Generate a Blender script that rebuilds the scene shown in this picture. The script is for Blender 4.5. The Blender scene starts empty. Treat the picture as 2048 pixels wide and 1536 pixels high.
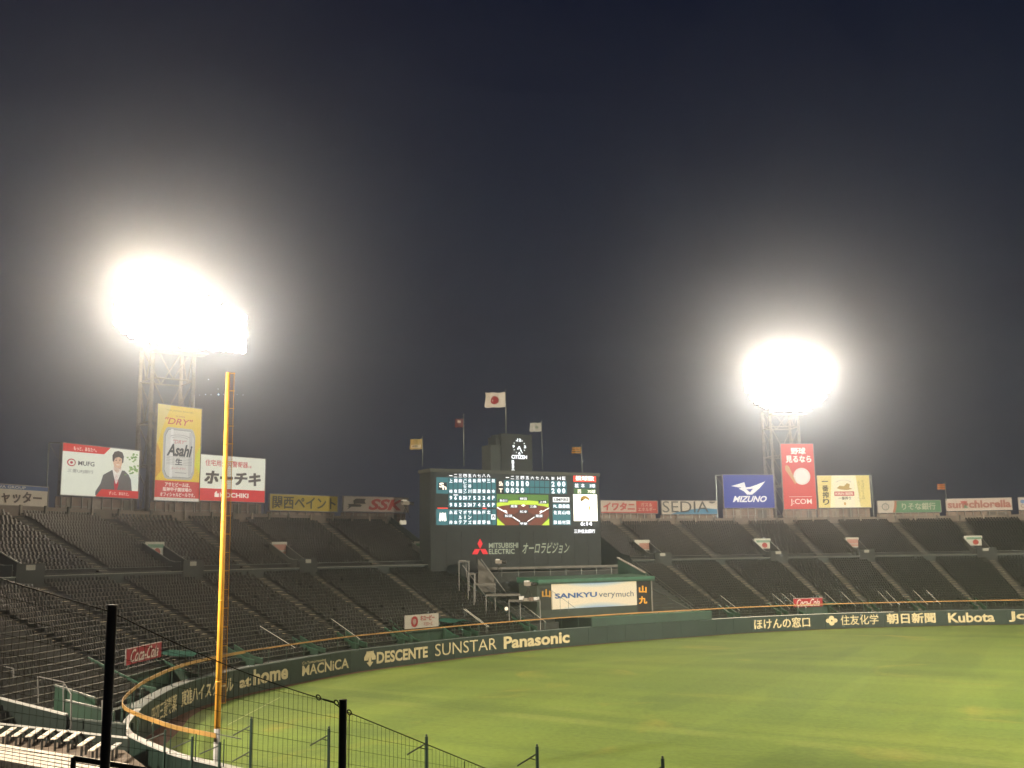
import bpy, math, random
import numpy as np
from mathutils import Vector, Matrix
random.seed(7); rng = np.random.default_rng(7)
S = bpy.context.scene
col = S.collection

# ------------------------------------------------------------------ camera
F, HC, PITCH, ROLL = 2060.0, 13.2, math.atan(337 / 2060.0), 0.0148
cam_d = bpy.data.cameras.new('camera'); cam = bpy.data.objects.new('camera', cam_d); col.objects.link(cam)
S.camera = cam
cam_d.sensor_width = 36; cam_d.lens = 36 * F / 2048; cam_d.clip_start = .1; cam_d.clip_end = 5000
_fw = Vector((0, math.cos(PITCH), math.sin(PITCH))); _up = Vector((0, -math.sin(PITCH), math.cos(PITCH))); _rt = Vector((1, 0, 0))
_r = _rt * math.cos(ROLL) - _up * math.sin(ROLL); _u = _rt * math.sin(ROLL) + _up * math.cos(ROLL)
cam.matrix_world = Matrix(((_r.x, _u.x, -_fw.x, 0), (_r.y, _u.y, -_fw.y, 0), (_r.z, _u.z, -_fw.z, HC), (0, 0, 0, 1)))

# ------------------------------------------------------------------ night sky
W = bpy.data.worlds.new('World'); S.world = W; W.use_nodes = True
wn = W.node_tree; wn.nodes.clear()
o_ = wn.nodes.new('ShaderNodeOutputWorld'); bg = wn.nodes.new('ShaderNodeBackground')
tc = wn.nodes.new('ShaderNodeTexCoord'); sx = wn.nodes.new('ShaderNodeSeparateXYZ'); rp = wn.nodes.new('ShaderNodeValToRGB')
wn.links.new(tc.outputs['Generated'], sx.inputs[0]); wn.links.new(sx.outputs['Z'], rp.inputs[0])
wn.links.new(rp.outputs[0], bg.inputs[0]); wn.links.new(bg.outputs[0], o_.inputs[0])
cr = rp.color_ramp; cr.elements[0].position = 0; cr.elements[0].color = (.022, .023, .032, 1)
cr.elements[1].position = 1; cr.elements[1].color = (.003, .005, .013, 1)
for p_, c_ in ((.15, (.014, .016, .025, 1)), (.32, (.0045, .008, .019, 1)), (.5, (.0018, .004, .0145, 1))):
    e = cr.elements.new(p_); e.color = c_
bg.inputs[1].default_value = 1.0

# ------------------------------------------------------------------ floodlights (the lit banks of the five towers)
def lin(h):
    if isinstance(h, str):
        h = h.lstrip('#'); v = [int(h[i:i + 2], 16) / 255 for i in (0, 2, 4)]
        return tuple(x / 12.92 if x <= .04045 else ((x + .055) / 1.055) ** 2.4 for x in v)
    return tuple(h)
LIGHT_COL = (1.0, .85, .66)
def flood(x, y, z, power, rad=1.2, c=(1.0, .72, .45)):
    l = bpy.data.lights.new('floodlight', 'POINT'); l.energy = power; l.color = c; l.shadow_soft_size = rad
    o = bpy.data.objects.new('floodlight', l); o.location = (x, y, z); col.objects.link(o)
TL = np.array((-47.6, 144.5)); TR = np.array((57.6, 213.0))      # the two outfield towers
PW = 7.8e3
FOGD = .00085
rl = random.Random(3)
for a, b, k in ((-8.4, .8, 1), (-7.6, 3.4, 1), (-7.2, -2.6, .9), (-5, 4.6, 1), (-4.6, 1.4, 1.1), (-4, -2.4, .9), (-1.8, 3.4, .9), (-1.2, -.4, .9), (-.6, -3.2, .7), (1.6, 1.8, .8), (2.2, -1.8, .7), (4.4, .4, .6), (5.2, -2.6, .6), (7, -1, .5), (8.4, -3, .4)):
    flood(TL[0] + a * .80 + .8, TL[1] + a * .60 - 1.2, 48.6 + b, PW * k)
for a, b in ((-8.6, 0), (-6.4, 3), (-6.2, -3), (-3.2, 4.6), (-3, .2), (-3, -4.4), (0, 2.4), (.4, -2.2), (3.2, 4.2), (3, 0), (3.4, -4.2), (6.4, 2.4), (6.4, -2.4), (8.8, 0)):
    flood(TR[0] + a, TR[1] - 1.5, 50.0 + b, PW * .72)
def aimed(x, y, z, power, tx, ty, tz, cone):
    l = bpy.data.lights.new('infield_floodlight', 'SPOT'); l.energy = power; l.color = LIGHT_COL; l.shadow_soft_size = 3.0; l.spot_size = math.radians(cone); l.spot_blend = 1.0
    o = bpy.data.objects.new('infield_floodlight', l); o.location = (x, y, z); col.objects.link(o)
    o.rotation_euler = (Vector((tx, ty, tz)) - Vector((x, y, z))).to_track_quat('-Z', 'Y').to_euler()
aimed(-72, 22, 46, 1.5e6, 90, 160, 2, 68)
aimed(75, -55, 46, 4.8e6, 80, 146, 0, 60)
aimed(172, 70, 46, 1.4e6, 44, 104, 0, 76)
V = S.view_settings
S.display_settings.display_device = 'sRGB'
V.view_transform = 'Standard'; V.look = 'None'; V.gamma = 1; V.use_curve_mapping = False; V.exposure = .14
cy = S.cycles
cy.use_denoising = True
cy.max_bounces = 4; cy.diffuse_bounces = 2; cy.glossy_bounces = 2; cy.transparent_max_bounces = 12; cy.volume_bounces = 1
cy.sample_clamp_indirect = 4.0; cy.caustics_reflective = False; cy.caustics_refractive = False

# ------------------------------------------------------------------ photograph geometry -> world
def ray(px, py):
    u = px - 1024; v = 768 - py
    u, v = u * math.cos(ROLL) + v * math.sin(ROLL), v * math.cos(ROLL) - u * math.sin(ROLL)
    c, s = math.cos(PITCH), math.sin(PITCH)
    return np.array([u, F * c - v * s, F * s + v * c])
def G(px, py, z=0.0):
    r = ray(px, py); k = (z - HC) / r[2]; return np.array((r[0] * k, r[1] * k))
def D(px, py, d):
    r = ray(px, py); return np.array((r[0] / r[1] * d, d, HC + r[2] / r[1] * d))

# ------------------------------------------------------------------ mesh helpers
class MB:
    def __init__(s): s.v = []; s.f = []
    def add(s, vs, fs):
        n = len(s.v); s.v += [tuple(map(float, v)) for v in vs]; s.f += [tuple(n + i for i in f) for f in fs]; return s
    def quad(s, a, b, c, d): return s.add((a, b, c, d), ((0, 1, 2, 3),))
    def hexa(s, p):   # 8 points: bottom 4 (ccw), top 4
        return s.add(p, ((0, 3, 2, 1), (4, 5, 6, 7), (0, 1, 5, 4), (1, 2, 6, 5), (2, 3, 7, 6), (3, 0, 4, 7)))
    def box(s, c, sz, rz=0.0, tilt=None):
        hx, hy, hz = [q / 2 for q in sz]; ca, sa = math.cos(rz), math.sin(rz); p = []
        for z in (-hz, hz):
            for x, y in ((-hx, -hy), (hx, -hy), (hx, hy), (-hx, hy)):
                p.append((c[0] + x * ca - y * sa, c[1] + x * sa + y * ca, c[2] + z))
        return s.hexa(p)
    def bar(s, a, b, w, h=None, n=4):
        a = Vector(a); b = Vector(b); h = h or w; d = (b - a).normalized()
        x = d.cross(Vector((0, 0, 1)));
        x = Vector((1, 0, 0)) if x.length < 1e-4 else x.normalized()
        y = x.cross(d); vs = []
        for q in (a, b):
            for i in range(n):
                t = 2 * math.pi * (i + .5) / n; k = 1 / math.cos(math.pi / n) if n == 4 else 1
                vs.append(q + x * (math.cos(t) * w / 2 * k) + y * (math.sin(t) * h / 2 * k))
        fs = [(i, (i + 1) % n, n + (i + 1) % n, n + i) for i in range(n)] + [tuple(range(n))[::-1], tuple(range(n, 2 * n))]
        return s.add(vs, fs)
    def cone(s, a, b, ra, rb, n=10):
        a = Vector(a); b = Vector(b); d = (b - a).normalized(); x = d.cross(Vector((0, 0, 1)))
        x = Vector((1, 0, 0)) if x.length < 1e-4 else x.normalized(); y = x.cross(d); vs = []
        for q, r in ((a, ra), (b, rb)):
            for i in range(n):
                t = 2 * math.pi * i / n; vs.append(q + x * (math.cos(t) * r) + y * (math.sin(t) * r))
        fs = [(i, (i + 1) % n, n + (i + 1) % n, n + i) for i in range(n)] + [tuple(range(n))[::-1], tuple(range(n, 2 * n))]
        return s.add(vs, fs)
    def wallstrip(s, pts, z0, z1, th=0.0, nrm=None):     # thick wall along a ground polyline
        for i in range(len(pts) - 1):
            a, b = np.array(pts[i]), np.array(pts[i + 1]); d = b - a; L = np.hypot(*d)
            if L < 1e-6: continue
            n = np.array((-d[1], d[0])) / L * th
            za0, zb0 = (z0[i], z0[i + 1]) if hasattr(z0, '__len__') else (z0, z0)
            za1, zb1 = (z1[i], z1[i + 1]) if hasattr(z1, '__len__') else (z1, z1)
            s.hexa(((*a, za0), (*b, zb0), (*(b + n), zb0), (*(a + n), za0), (*a, za1), (*b, zb1), (*(b + n), zb1), (*(a + n), za1)))
        return s
    def mesh(s, name):
        m = bpy.data.meshes.new(name); m.from_pydata(s.v, [], s.f); m.update(); return m
    def build(s, name, mt, parent=None, smooth=False, **props):
        return link(s.mesh(name), name, mt, parent, smooth, **props)
def link(m, name, mt, parent=None, smooth=False, **props):
    if mt and not m.materials: m.materials.append(mt)
    o = bpy.data.objects.new(name, m); col.objects.link(o)
    if parent is not None:
        o.parent = parent
        o.matrix_parent_inverse = Matrix.Translation(-Vector(parent.location))
    if smooth:
        for p in m.polygons: p.use_smooth = True
    for k, v in props.items(): o[k] = v
    return o
def thing(name, label, cat, loc=(0, 0, 0), group=None):
    o = bpy.data.objects.new(name, None); col.objects.link(o); o.location = tuple(map(float, loc)); o.empty_display_size = .5
    o['label'] = label; o['category'] = cat
    if group: o['group'] = group
    return o
def tag(o, label, cat, group=None):
    o['label'] = label; o['category'] = cat
    if group: o['group'] = group
    return o
def lerp(a, b, t): return a + (b - a) * t

# ------------------------------------------------------------------ materials
MC = {}
def mat(name, c, rough=.7, var=.15, scale=3.0, metal=0.0, emit=0.0, bump=0.0, c2=None, spec=.3, dirt=0.0):
    if name in MC: return MC[name]
    m = bpy.data.materials.new(name); m.use_nodes = True; nt = m.node_tree; b = nt.nodes['Principled BSDF']
    b.inputs['Roughness'].default_value = rough; b.inputs['Metallic'].default_value = metal
    b.inputs['Specular IOR Level'].default_value = spec
    c = lin(c)
    tcn = nt.nodes.new('ShaderNodeTexCoord')
    nz = nt.nodes.new('ShaderNodeTexNoise'); nz.inputs['Scale'].default_value = scale; nz.inputs['Detail'].default_value = 5
    nt.links.new(tcn.outputs['Object'], nz.inputs['Vector'])
    r = nt.nodes.new('ShaderNodeValToRGB'); r.color_ramp.elements[0].position = .3; r.color_ramp.elements[1].position = .7
    a = lin(c2) if c2 else c
    r.color_ramp.elements[0].color = (*[x * (1 - var) for x in a], 1); r.color_ramp.elements[1].color = (*[min(1, x * (1 + var)) for x in c], 1)
    nt.links.new(nz.outputs['Fac'], r.inputs[0]); nt.links.new(r.outputs[0], b.inputs['Base Color'])
    if emit:
        nt.links.new(r.outputs[0], b.inputs['Emission Color']); b.inputs['Emission Strength'].default_value = emit
    if bump:
        bn = nt.nodes.new('ShaderNodeBump'); bn.inputs['Strength'].default_value = bump; bn.inputs['Distance'].default_value = .05
        n2 = nt.nodes.new('ShaderNodeTexNoise'); n2.inputs['Scale'].default_value = scale * 6
        nt.links.new(tcn.outputs['Object'], n2.inputs['Vector']); nt.links.new(n2.outputs['Fac'], bn.inputs['Height']); nt.links.new(bn.outputs[0], b.inputs['Normal'])
    MC[name] = m; return m
def ink(h, e=0.0, rough=.6):
    """flat print colour; e > 0 where the sign or screen is lit from inside"""
    key = 'print_%s_%d' % (h.strip('#'), int(e * 100))
    if key in MC: return MC[key]
    k = .46 if not e else .22
    m = mat(key, tuple(x * k for x in lin(h)), rough, .06, .8)
    if e:
        b = m.node_tree.nodes['Principled BSDF']; b.inputs['Emission Color'].default_value = (*lin(h), 1); b.inputs['Emission Strength'].default_value = e
        m.cycles.emission_sampling = 'NONE'
    return m

m_conc = mat('concrete', (.075, .073, .063), .9, .3, .6, bump=.4)
m_concl = mat('pale_concrete', (.16, .145, .12), .9, .25, .8, bump=.4)
m_treadl = mat('pale_step', (.34, .30, .21), .9, .45, 1.2)  # pale tops laid on every other stair step
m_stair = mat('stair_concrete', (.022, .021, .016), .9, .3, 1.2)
m_dkgreen = mat('dark_green_paint', (.006, .012, .009), .6, .2, .5)
m_wall = mat('fence_padding', (.0072, .0165, .0120), .5, .2, .35, bump=.15)
m_cap = mat('padded_cap', (.075, .095, .088), .55, .15, .6)
m_capw = mat('white_cap', (.34, .34, .32), .5, .1, .8)
m_green = mat('green_paint', (.0085, .028, .015), .6, .25, .8)
m_green2 = mat('bright_green_paint', (.016, .065, .038), .55, .2, .8)
m_teal = mat('teal_canvas', (.010, .055, .040), .9, .2, .7, spec=.05)
m_rail = mat('galvanised_rail', (.10, .115, .105), .4, .1, 2, metal=.5)
m_railw = mat('pale_rail', (.40, .40, .35), .4, .1, 2)
m_railg = mat('green_rail', (.022, .045, .034), .45, .15, 2)
m_steel = mat('grey_steel', (.14, .14, .13), .5, .2, 1, metal=.2)
m_black = mat('black_paint', (.012, .012, .010), .45, .3, 5)
m_yel = mat('orange_yellow_paint', (.80, .40, .05), .45, .12, 1.6)
m_yel2 = mat('yellow_band', (.25, .145, .04), .5, .25, .5)
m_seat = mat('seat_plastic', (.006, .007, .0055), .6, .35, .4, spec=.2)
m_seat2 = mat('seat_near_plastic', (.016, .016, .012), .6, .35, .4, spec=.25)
m_seatt = mat('seat_top_lit', (.076, .082, .060), .55, .35, .5, spec=.3)  # caught light painted in: paler pan tops and backrest rims
m_board = mat('scoreboard_cladding', (.0055, .0085, .0068), .7, .15, .3)
m_brown = mat('rear_cladding', (.13, .10, .08), .85, .35, .5)
m_white = mat('white_bench', (.74, .68, .58), .5, .12, 2)
m_frame = mat('sign_frame', (.16, .15, .14), .6, .2, 2)

# ------------------------------------------------------------------ curves in plan
def spline(P, step=1.0):
    P = [np.array(p, float) for p in P]; out = []
    Q = [2 * P[0] - P[1]] + P + [2 * P[-1] - P[-2]]
    for i in range(1, len(Q) - 2):
        p0, p1, p2, p3 = Q[i - 1:i + 3]; n = max(2, int(np.hypot(*(p2 - p1)) / step * 2))
        for k in range(n):
            t = k / n
            out.append(.5 * ((2 * p1) + (-p0 + p2) * t + (2 * p0 - 5 * p1 + 4 * p2 - p3) * t * t + (-p0 + 3 * p1 - 3 * p2 + p3) * t ** 3))
    out.append(P[-1]); out = np.array(out)
    s = np.concatenate([[0], np.cumsum(np.hypot(*np.diff(out, axis=0).T))]); n = int(s[-1] / step) + 1
    u = np.linspace(0, s[-1], n)
    return np.stack([np.interp(u, s, out[:, 0]), np.interp(u, s, out[:, 1])], 1)
class Curve:
    """plan curve with outward normals on its left side"""
    def __init__(c, pts, step=1.0, smooth=7):
        c.p = spline(pts, step); d = np.gradient(c.p, axis=0)
        k = np.ones(smooth) / smooth
        d = np.stack([np.convolve(np.pad(d[:, i], smooth // 2, 'edge'), k, 'valid') for i in (0, 1)], 1)
        d /= np.hypot(*d.T)[:, None]; c.n = np.stack([-d[:, 1], d[:, 0]], 1); c.d = d
        c.s = np.concatenate([[0], np.cumsum(np.hypot(*np.diff(c.p, axis=0).T))]); c.L = c.s[-1]
    def at(c, s, t=0.0):
        s = np.clip(s, 0, c.L)
        p = np.array((np.interp(s, c.s, c.p[:, 0]), np.interp(s, c.s, c.p[:, 1])))
        n = np.array((np.interp(s, c.s, c.n[:, 0]), np.interp(s, c.s, c.n[:, 1])))
        return p + n * t
    def nat(c, s): return c.at(s, 1) - c.at(s, 0)
    def dat(c, s): n = c.nat(s); return np.array((n[1], -n[0]))
    def hit(c, px, py, t=0.0, lo=0, hi=None):
        """arc length where the offset curve crosses the picture column through (px,py)"""
        r = ray(px, py); a = r[0] / r[1]; ss = np.arange(lo, (hi or c.L) + .01, .25)
        q = np.array([c.at(s, t) for s in ss]); f = q[:, 0] - a * q[:, 1]
        k = np.where(np.sign(f[:-1]) != np.sign(f[1:]))[0]
        if len(k) == 0: return ss[np.argmin(abs(f))]
        k = k[-1]; return ss[k] + .25 * f[k] / (f[k] - f[k + 1])
FAR = [(-28.3, 85.4), (-28.6, 90), (-28.3, 95.6), (-26.6, 103), (-24.2, 109.1), (-21.4, 115.5), (-17.8, 122.2), (-10.1, 132), (-4.6, 138.4), (4.7, 147.4), (11.5, 152.8),
       (18.5, 157.8), (28.4, 163.9), (37.6, 169.2), (49.5, 174), (62.1, 176.8), (86, 178.6), (104, 175.5), (122, 168), (138, 156), (150, 140)]
NEARW = [(60, 10), (32, 26.5), (12, 38.7), (5.9, 42.3), (1, 45.2), (-3.9, 48.0), (-8.7, 50.8), (-13.1, 54.4), (-15.7, 56.8), (-18.4, 59.3), (-20.2, 61.5), (-22.1, 64.0), (-24.1, 67.0), (-25.6, 70.6), (-26.8, 75.5), (-27.7, 80.2)]
CW = Curve(NEARW + FAR, .5, 5)                                   # the fence line, corner and all
CS = Curve([(-33.5, 62), (-32.2, 69), (-30.8, 76), (-29.4, 82)] + FAR[1:], .5, 15)   # base line of the bleachers: runs straight on past the corner
WH = 2.4
s_corner = CW.hit(295, 1474, lo=CW.L * .25)

def prof(t):                                                      # bleacher height against distance behind the fence
    return np.interp(t, [0, 1.2, 19.0, 19.01, 20.6, 34.6, 60], [2.4, 2.4, 10.75, 11.35, 11.35, 18.3, 18.3])
R1 = [(1.2 + i * .81, 2.45 + i * .385) for i in range(22)]        # lower tier rows: t of the riser, height of the tread
R2 = [(20.6 + i * .78, 11.75 + i * .375) for i in range(18)]      # upper tier
TOPT = 34.7

# ------------------------------------------------------------------ air
hz = MB().box((40, 110, 37), (520, 420, 76)).build('haze', None, kind='stuff')
hm = bpy.data.materials.new('night_mist'); hm.use_nodes = True; nt = hm.node_tree; nt.nodes.clear()
ou = nt.nodes.new('ShaderNodeOutputMaterial'); pv = nt.nodes.new('ShaderNodeVolumePrincipled'); nt.links.new(pv.outputs[0], ou.inputs['Volume'])
pv.inputs['Color'].default_value = (.74, .84, 1, 1); pv.inputs['Density'].default_value = FOGD; pv.inputs['Anisotropy'].default_value = .92
hz.data.materials.append(hm)

# ------------------------------------------------------------------ ground
_a, _b = G(640, 1392), G(1700, 1470); GA = -math.atan2(*(_b - _a)[::-1])
_a, _b = G(1150, 1430), G(1330, 1370); GB = -math.atan2(*(_b - _a)[::-1])
def grass_mat():
    m = bpy.data.materials.new('outfield_grass'); m.use_nodes = True; nt = m.node_tree; b = nt.nodes['Principled BSDF']; N = nt.nodes.new; L = nt.links.new
    b.inputs['Roughness'].default_value = .85; b.inputs['Specular IOR Level'].default_value = .2
    g = N('ShaderNodeTexCoord')
    def noise(scale, det, mp=None, rot=0, sc=(1, 1, 1), dist=0):
        q = N('ShaderNodeMapping'); q.vector_type = 'TEXTURE'; q.inputs['Rotation'].default_value[2] = -rot; q.inputs['Scale'].default_value = [1 / k for k in sc]
        L(g.outputs['Object'], q.inputs['Vector']); n = N('ShaderNodeTexNoise'); n.inputs['Scale'].default_value = scale; n.inputs['Detail'].default_value = det
        n.inputs['Distortion'].default_value = dist; L(q.outputs[0], n.inputs['Vector']); return n.outputs['Fac']
    def ramp(i, stops):
        r = N('ShaderNodeValToRGB'); e = r.color_ramp.elements; e[0].position = stops[0][0]; e[0].color = (*stops[0][1], 1); e[1].position = stops[-1][0]; e[1].color = (*stops[-1][1], 1)
        for p, c in stops[1:-1]: x = e.new(p); x.color = (*c, 1)
        L(i, r.inputs[0]); return r.outputs[0]
    def mix(a, c, f, mode='MIX'):
        x = N('ShaderNodeMix'); x.data_type = 'RGBA'; x.blend_type = mode
        for s, v in ((0, f), (6, a), (7, c)):
            if isinstance(v, (int, float)): x.inputs[s].default_value = v
            elif isinstance(v, tuple): x.inputs[s].default_value = (*v, 1)
            else: L(v, x.inputs[s])
        return x.outputs[2]
    base = ramp(noise(.045, 4, dist=.6), [(.30, (.106, .163, .030)), (.5, (.119, .179, .032)), (.70, (.138, .193, .035))])
    streak = ramp(noise(.20, 3, rot=GA, sc=(.10, 1, 1)), [(.42, (.90, .91, .92)), (.58, (1.07, 1.05, 1.0))])
    c = mix(base, streak, 1.0, 'MULTIPLY')
    streak2 = ramp(noise(.10, 2, rot=GB, sc=(.22, 1, 1)), [(.47, (.93, .935, .94)), (.50, (1.05, 1.035, 1.0))])
    c = mix(c, streak2, 1.0, 'MULTIPLY')
    # mower bands, two directions
    for rot, sc, amp in ((GA, .024, .035), (GB, .020, .035)):
        q = N('ShaderNodeMapping'); q.inputs['Rotation'].default_value[2] = rot; L(g.outputs['Object'], q.inputs['Vector'])
        w = N('ShaderNodeTexWave'); w.inputs['Scale'].default_value = sc; w.inputs['Distortion'].default_value = 1.6; w.inputs['Detail'].default_value = 1; w.bands_direction = 'Y'
        L(q.outputs[0], w.inputs['Vector'])
        c = mix(c, ramp(w.outputs['Fac'], [(.45, (1 - amp,) * 3), (.55, (1 + amp,) * 3)]), 1.0, 'MULTIPLY')
    worn = ramp(noise(.07, 5, dist=1.2), [(.60, (0, 0, 0)), (.74, (1, 1, 1))])
    c = mix(c, (.235, .225, .040), worn)
    for (pa, pb, wdt, amt) in (((640, 1391), (1010, 1428), 1.3, .55), ((1060, 1411), (1500, 1452), 1.0, .35), ((760, 1352), (1100, 1330), 1.4, .3)):
        a_, b2_ = G(*pa), G(*pb); d_ = (b2_ - a_) / np.hypot(*(b2_ - a_)); n_ = np.array((-d_[1], d_[0]))
        dt = N('ShaderNodeVectorMath'); dt.operation = 'DOT_PRODUCT'; L(g.outputs['Object'], dt.inputs[0]); dt.inputs[1].default_value = (n_[0], n_[1], 0)
        sb_ = N('ShaderNodeMath'); sb_.operation = 'SUBTRACT'; L(dt.outputs['Value'], sb_.inputs[0]); sb_.inputs[1].default_value = float(a_ @ n_)
        ab_ = N('ShaderNodeMath'); ab_.operation = 'ABSOLUTE'; L(sb_.outputs[0], ab_.inputs[0])
        mr = N('ShaderNodeMapRange'); mr.inputs['From Min'].default_value = wdt; mr.inputs['From Max'].default_value = wdt * .55; mr.inputs['To Max'].default_value = amt; L(ab_.outputs[0], mr.inputs['Value'])
        ml = N('ShaderNodeMath'); ml.operation = 'MULTIPLY'; L(mr.outputs[0], ml.inputs[0]); L(ramp(noise(.09, 3), [(.40, (0, 0, 0)), (.55, (1, 1, 1))]), ml.inputs[1])
        c = mix(c, (.19, .235, .055), ml.outputs[0])
    fine = ramp(noise(2.2, 6), [(.3, (.86, .86, .86)), (.7, (1.12, 1.12, 1.12))])
    c = mix(c, fine, 1.0, 'MULTIPLY')
    L(c, b.inputs['Base Color'])
    bn = N('ShaderNodeBump'); bn.inputs['Strength'].default_value = .5; bn.inputs['Distance'].default_value = .04; L(noise(9, 4), bn.inputs['Height']); L(bn.outputs[0], b.inputs['Normal'])
    return m
m_grass = grass_mat()
m_field_line = mat('foul_line_chalk', (.30, .33, .17), .9, .3, 2)
fp = [CW.at(s) for s in np.arange(0, CW.L, 1.0)]
inner = [CW.at(s, -(.9 + 1.1 * math.exp(-((s - s_corner) / 9.0) ** 2))) for s in np.arange(0, CW.L, 1.0)]
gb = MB(); cc = (50.0, 60.0, 0)
def fan(pts, c, z):
    m = MB(); m.add([(c[0], c[1], z)] + [(*p, z) for p in pts], [(0, i + 1, i + 2) for i in range(len(pts) - 1)]); return m
poly = inner + [np.array((150., 60.)), np.array((120., 0.)), np.array((60., -10.))]
fan(poly + [poly[0]], (60., 90.), 0.0).build('grass_field', m_grass, kind='structure')
m_track = mat('warning_track_clay', (.10, .038, .022), .95, .25, .5, bump=.3)
tk = MB()
for i in range(len(fp) - 1): tk.quad((*inner[i], -.008), (*inner[i + 1], -.008), (*fp[i + 1], -.008), (*fp[i], -.008))
tk.build('warning_track', m_track, kind='structure')
g = MB().quad((-3000, -3000, -.6), (3000, -3000, -.6), (3000, 3000, -.6), (-3000, 3000, -.6)); g.build('ground', mat('asphalt', (.03, .03, .03), .95, .2, .3), kind='structure')
# faint foul line in the corner
ln = MB(); a = G(560, 1395); b2 = G(455, 1450); d = (b2 - a) / np.hypot(*(b2 - a)); n = np.array((-d[1], d[0])) * .05
ln.quad((*(a - n), .012), (*(b2 - n), .012), (*(b2 + n), .012), (*(a + n), .012)); ln.build('foul_line', m_field_line, kind='structure')

# ------------------------------------------------------------------ lettering
TCACHE = {}
def glyphs(body, bold=0.0, shear=0.0, space=1.0):
    key = (body, bold, shear, space)
    if key in TCACHE: return TCACHE[key]
    c = bpy.data.curves.new('t', 'FONT'); c.body = body; c.offset = bold; c.shear = shear; c.resolution_u = 3; c.space_character = space
    o = bpy.data.objects.new('t', c); col.objects.link(o)
    m = bpy.data.meshes.new_from_object(o); co = np.empty(len(m.vertices) * 3); m.vertices.foreach_get('co', co); co = co.reshape(-1, 3)[:, :2]
    fs = [tuple(p.vertices) for p in m.polygons]
    bpy.data.objects.remove(o); bpy.data.curves.remove(c); bpy.data.meshes.remove(m)
    lo = co.min(0); hi = co.max(0); co = (co - lo) / (hi - lo)
    TCACHE[key] = (co, fs, (hi - lo)); return TCACHE[key]

def heavy(body, bold, shear):
    """CJK glyphs break when offset far, so they are thickened by shifted copies standing a few millimetres apart"""
    if any(ord(ch) > 0x2e80 for ch in body) and bold > .012:
        co, fs, sz = glyphs(body, .008, shear); hx, hy = bold * .55 / sz[0], bold * .45 / sz[1]
        return [(co * (1 - 2 * hx, 1 - 2 * hy) + (hx, hy), fs, (sx * hx, sy * hy), k * .004) for k, (sx, sy) in enumerate(((-1, -1), (1, 1), (-1, 1), (1, -1)))]
    co, fs, sz = glyphs(body, min(bold, .034), shear); return [(co, fs, (0, 0), 0)]
class Board:
    """upright plane between two ground points; u runs 0..1 along it, w 0..1 up"""
    def __init__(s, A, B, z0, z1, parent=None, off=.03, glow=0.0):
        s.A = np.array(A, float); s.B = np.array(B, float); s.z0 = z0; s.z1 = z1; d = s.B - s.A; s.L = np.hypot(*d); d /= s.L
        s.n = np.array((d[1], -d[0])); s.parent = parent; s.layers = {}; s.glow = glow
    def P(s, u, w, k=0.0):
        q = s.A + (s.B - s.A) * u + s.n * k; return (q[0], q[1], s.z0 + (s.z1 - s.z0) * w)
    def uw(s, px, py):
        r = ray(px, py); d = s.B - s.A          # intersect ray with plane
        M = np.array([[r[0], -d[0]], [r[1], -d[1]]]); k, u = np.linalg.solve(M, s.A)
        return u, (HC + r[2] * k - s.z0) / (s.z1 - s.z0)
    def layer(s, name, c, lvl, e=None):
        e = s.glow if e is None else e
        key = (name, c, lvl, e)
        return s.layers.setdefault(key, MB())
    def poly(s, pts, c, lvl=1, name='print', e=None):
        s.layer(name, c, lvl, e).add([s.P(u, w, .02 + .03 * lvl) for u, w in pts], [tuple(range(len(pts)))])
    def rect(s, u0, w0, u1, w1, c, lvl=1, name='print', e=None): s.poly(((u0, w0), (u1, w0), (u1, w1), (u0, w1)), c, lvl, name, e)
    def disc(s, u, w, ru, rw, c, lvl=1, name='print', e=None, a0=0, a1=360, n=24, inner=0):
        pts = [(u + ru * math.cos(math.radians(a)), w + rw * math.sin(math.radians(a))) for a in np.linspace(a0, a1, n)]
        if inner:
            q = [(u + ru * inner * math.cos(math.radians(a)), w + rw * inner * math.sin(math.radians(a))) for a in np.linspace(a0, a1, n)]
            for i in range(n - 1): s.poly((pts[i], pts[i + 1], q[i + 1], q[i]), c, lvl, name, e)
        else: s.poly(pts[:-1] if a1 - a0 == 360 else pts, c, lvl, name, e)
    def text(s, body, u0, w0, u1, w1, c, bold=0.0, shear=0.0, lvl=2, name='lettering', e=None, slant=0.0):
        for co, fs, (dx, dy), k in heavy(body, bold, shear):
            s.layer(name, c, lvl, e).add([s.P(lerp(u0, u1, x + dx), lerp(w0, w1, y + dy) + slant * x, .02 + .03 * lvl + k) for x, y in co], fs)
    def vtext(s, body, u0, w0, u1, w1, c, bold=0.0, lvl=2, name='lettering', e=None, gap=.08):
        n = len(body); h = (w1 - w0) / n
        for i, ch in enumerate(body):
            if ch == ' ': continue
            a = w1 - (i + 1) * h + h * gap / 2; k = 0
            if ch == 'ー':
                s.rect((u0 + u1) / 2 - (u1 - u0) * .09, a, (u0 + u1) / 2 + (u1 - u0) * .09, a + h * (1 - gap), c, lvl, name, e); continue
            if ch in '一': s.rect(u0, a + h * .4, u1, a + h * .55, c, lvl, name, e); continue
            s.text(ch, u0, a, u1, a + h * (1 - gap), c, bold, 0, lvl, name, e)
    def done(s):
        for (name, c, lvl, e), m in s.layers.items(): m.build(name, ink(c, e), s.parent)

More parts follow.
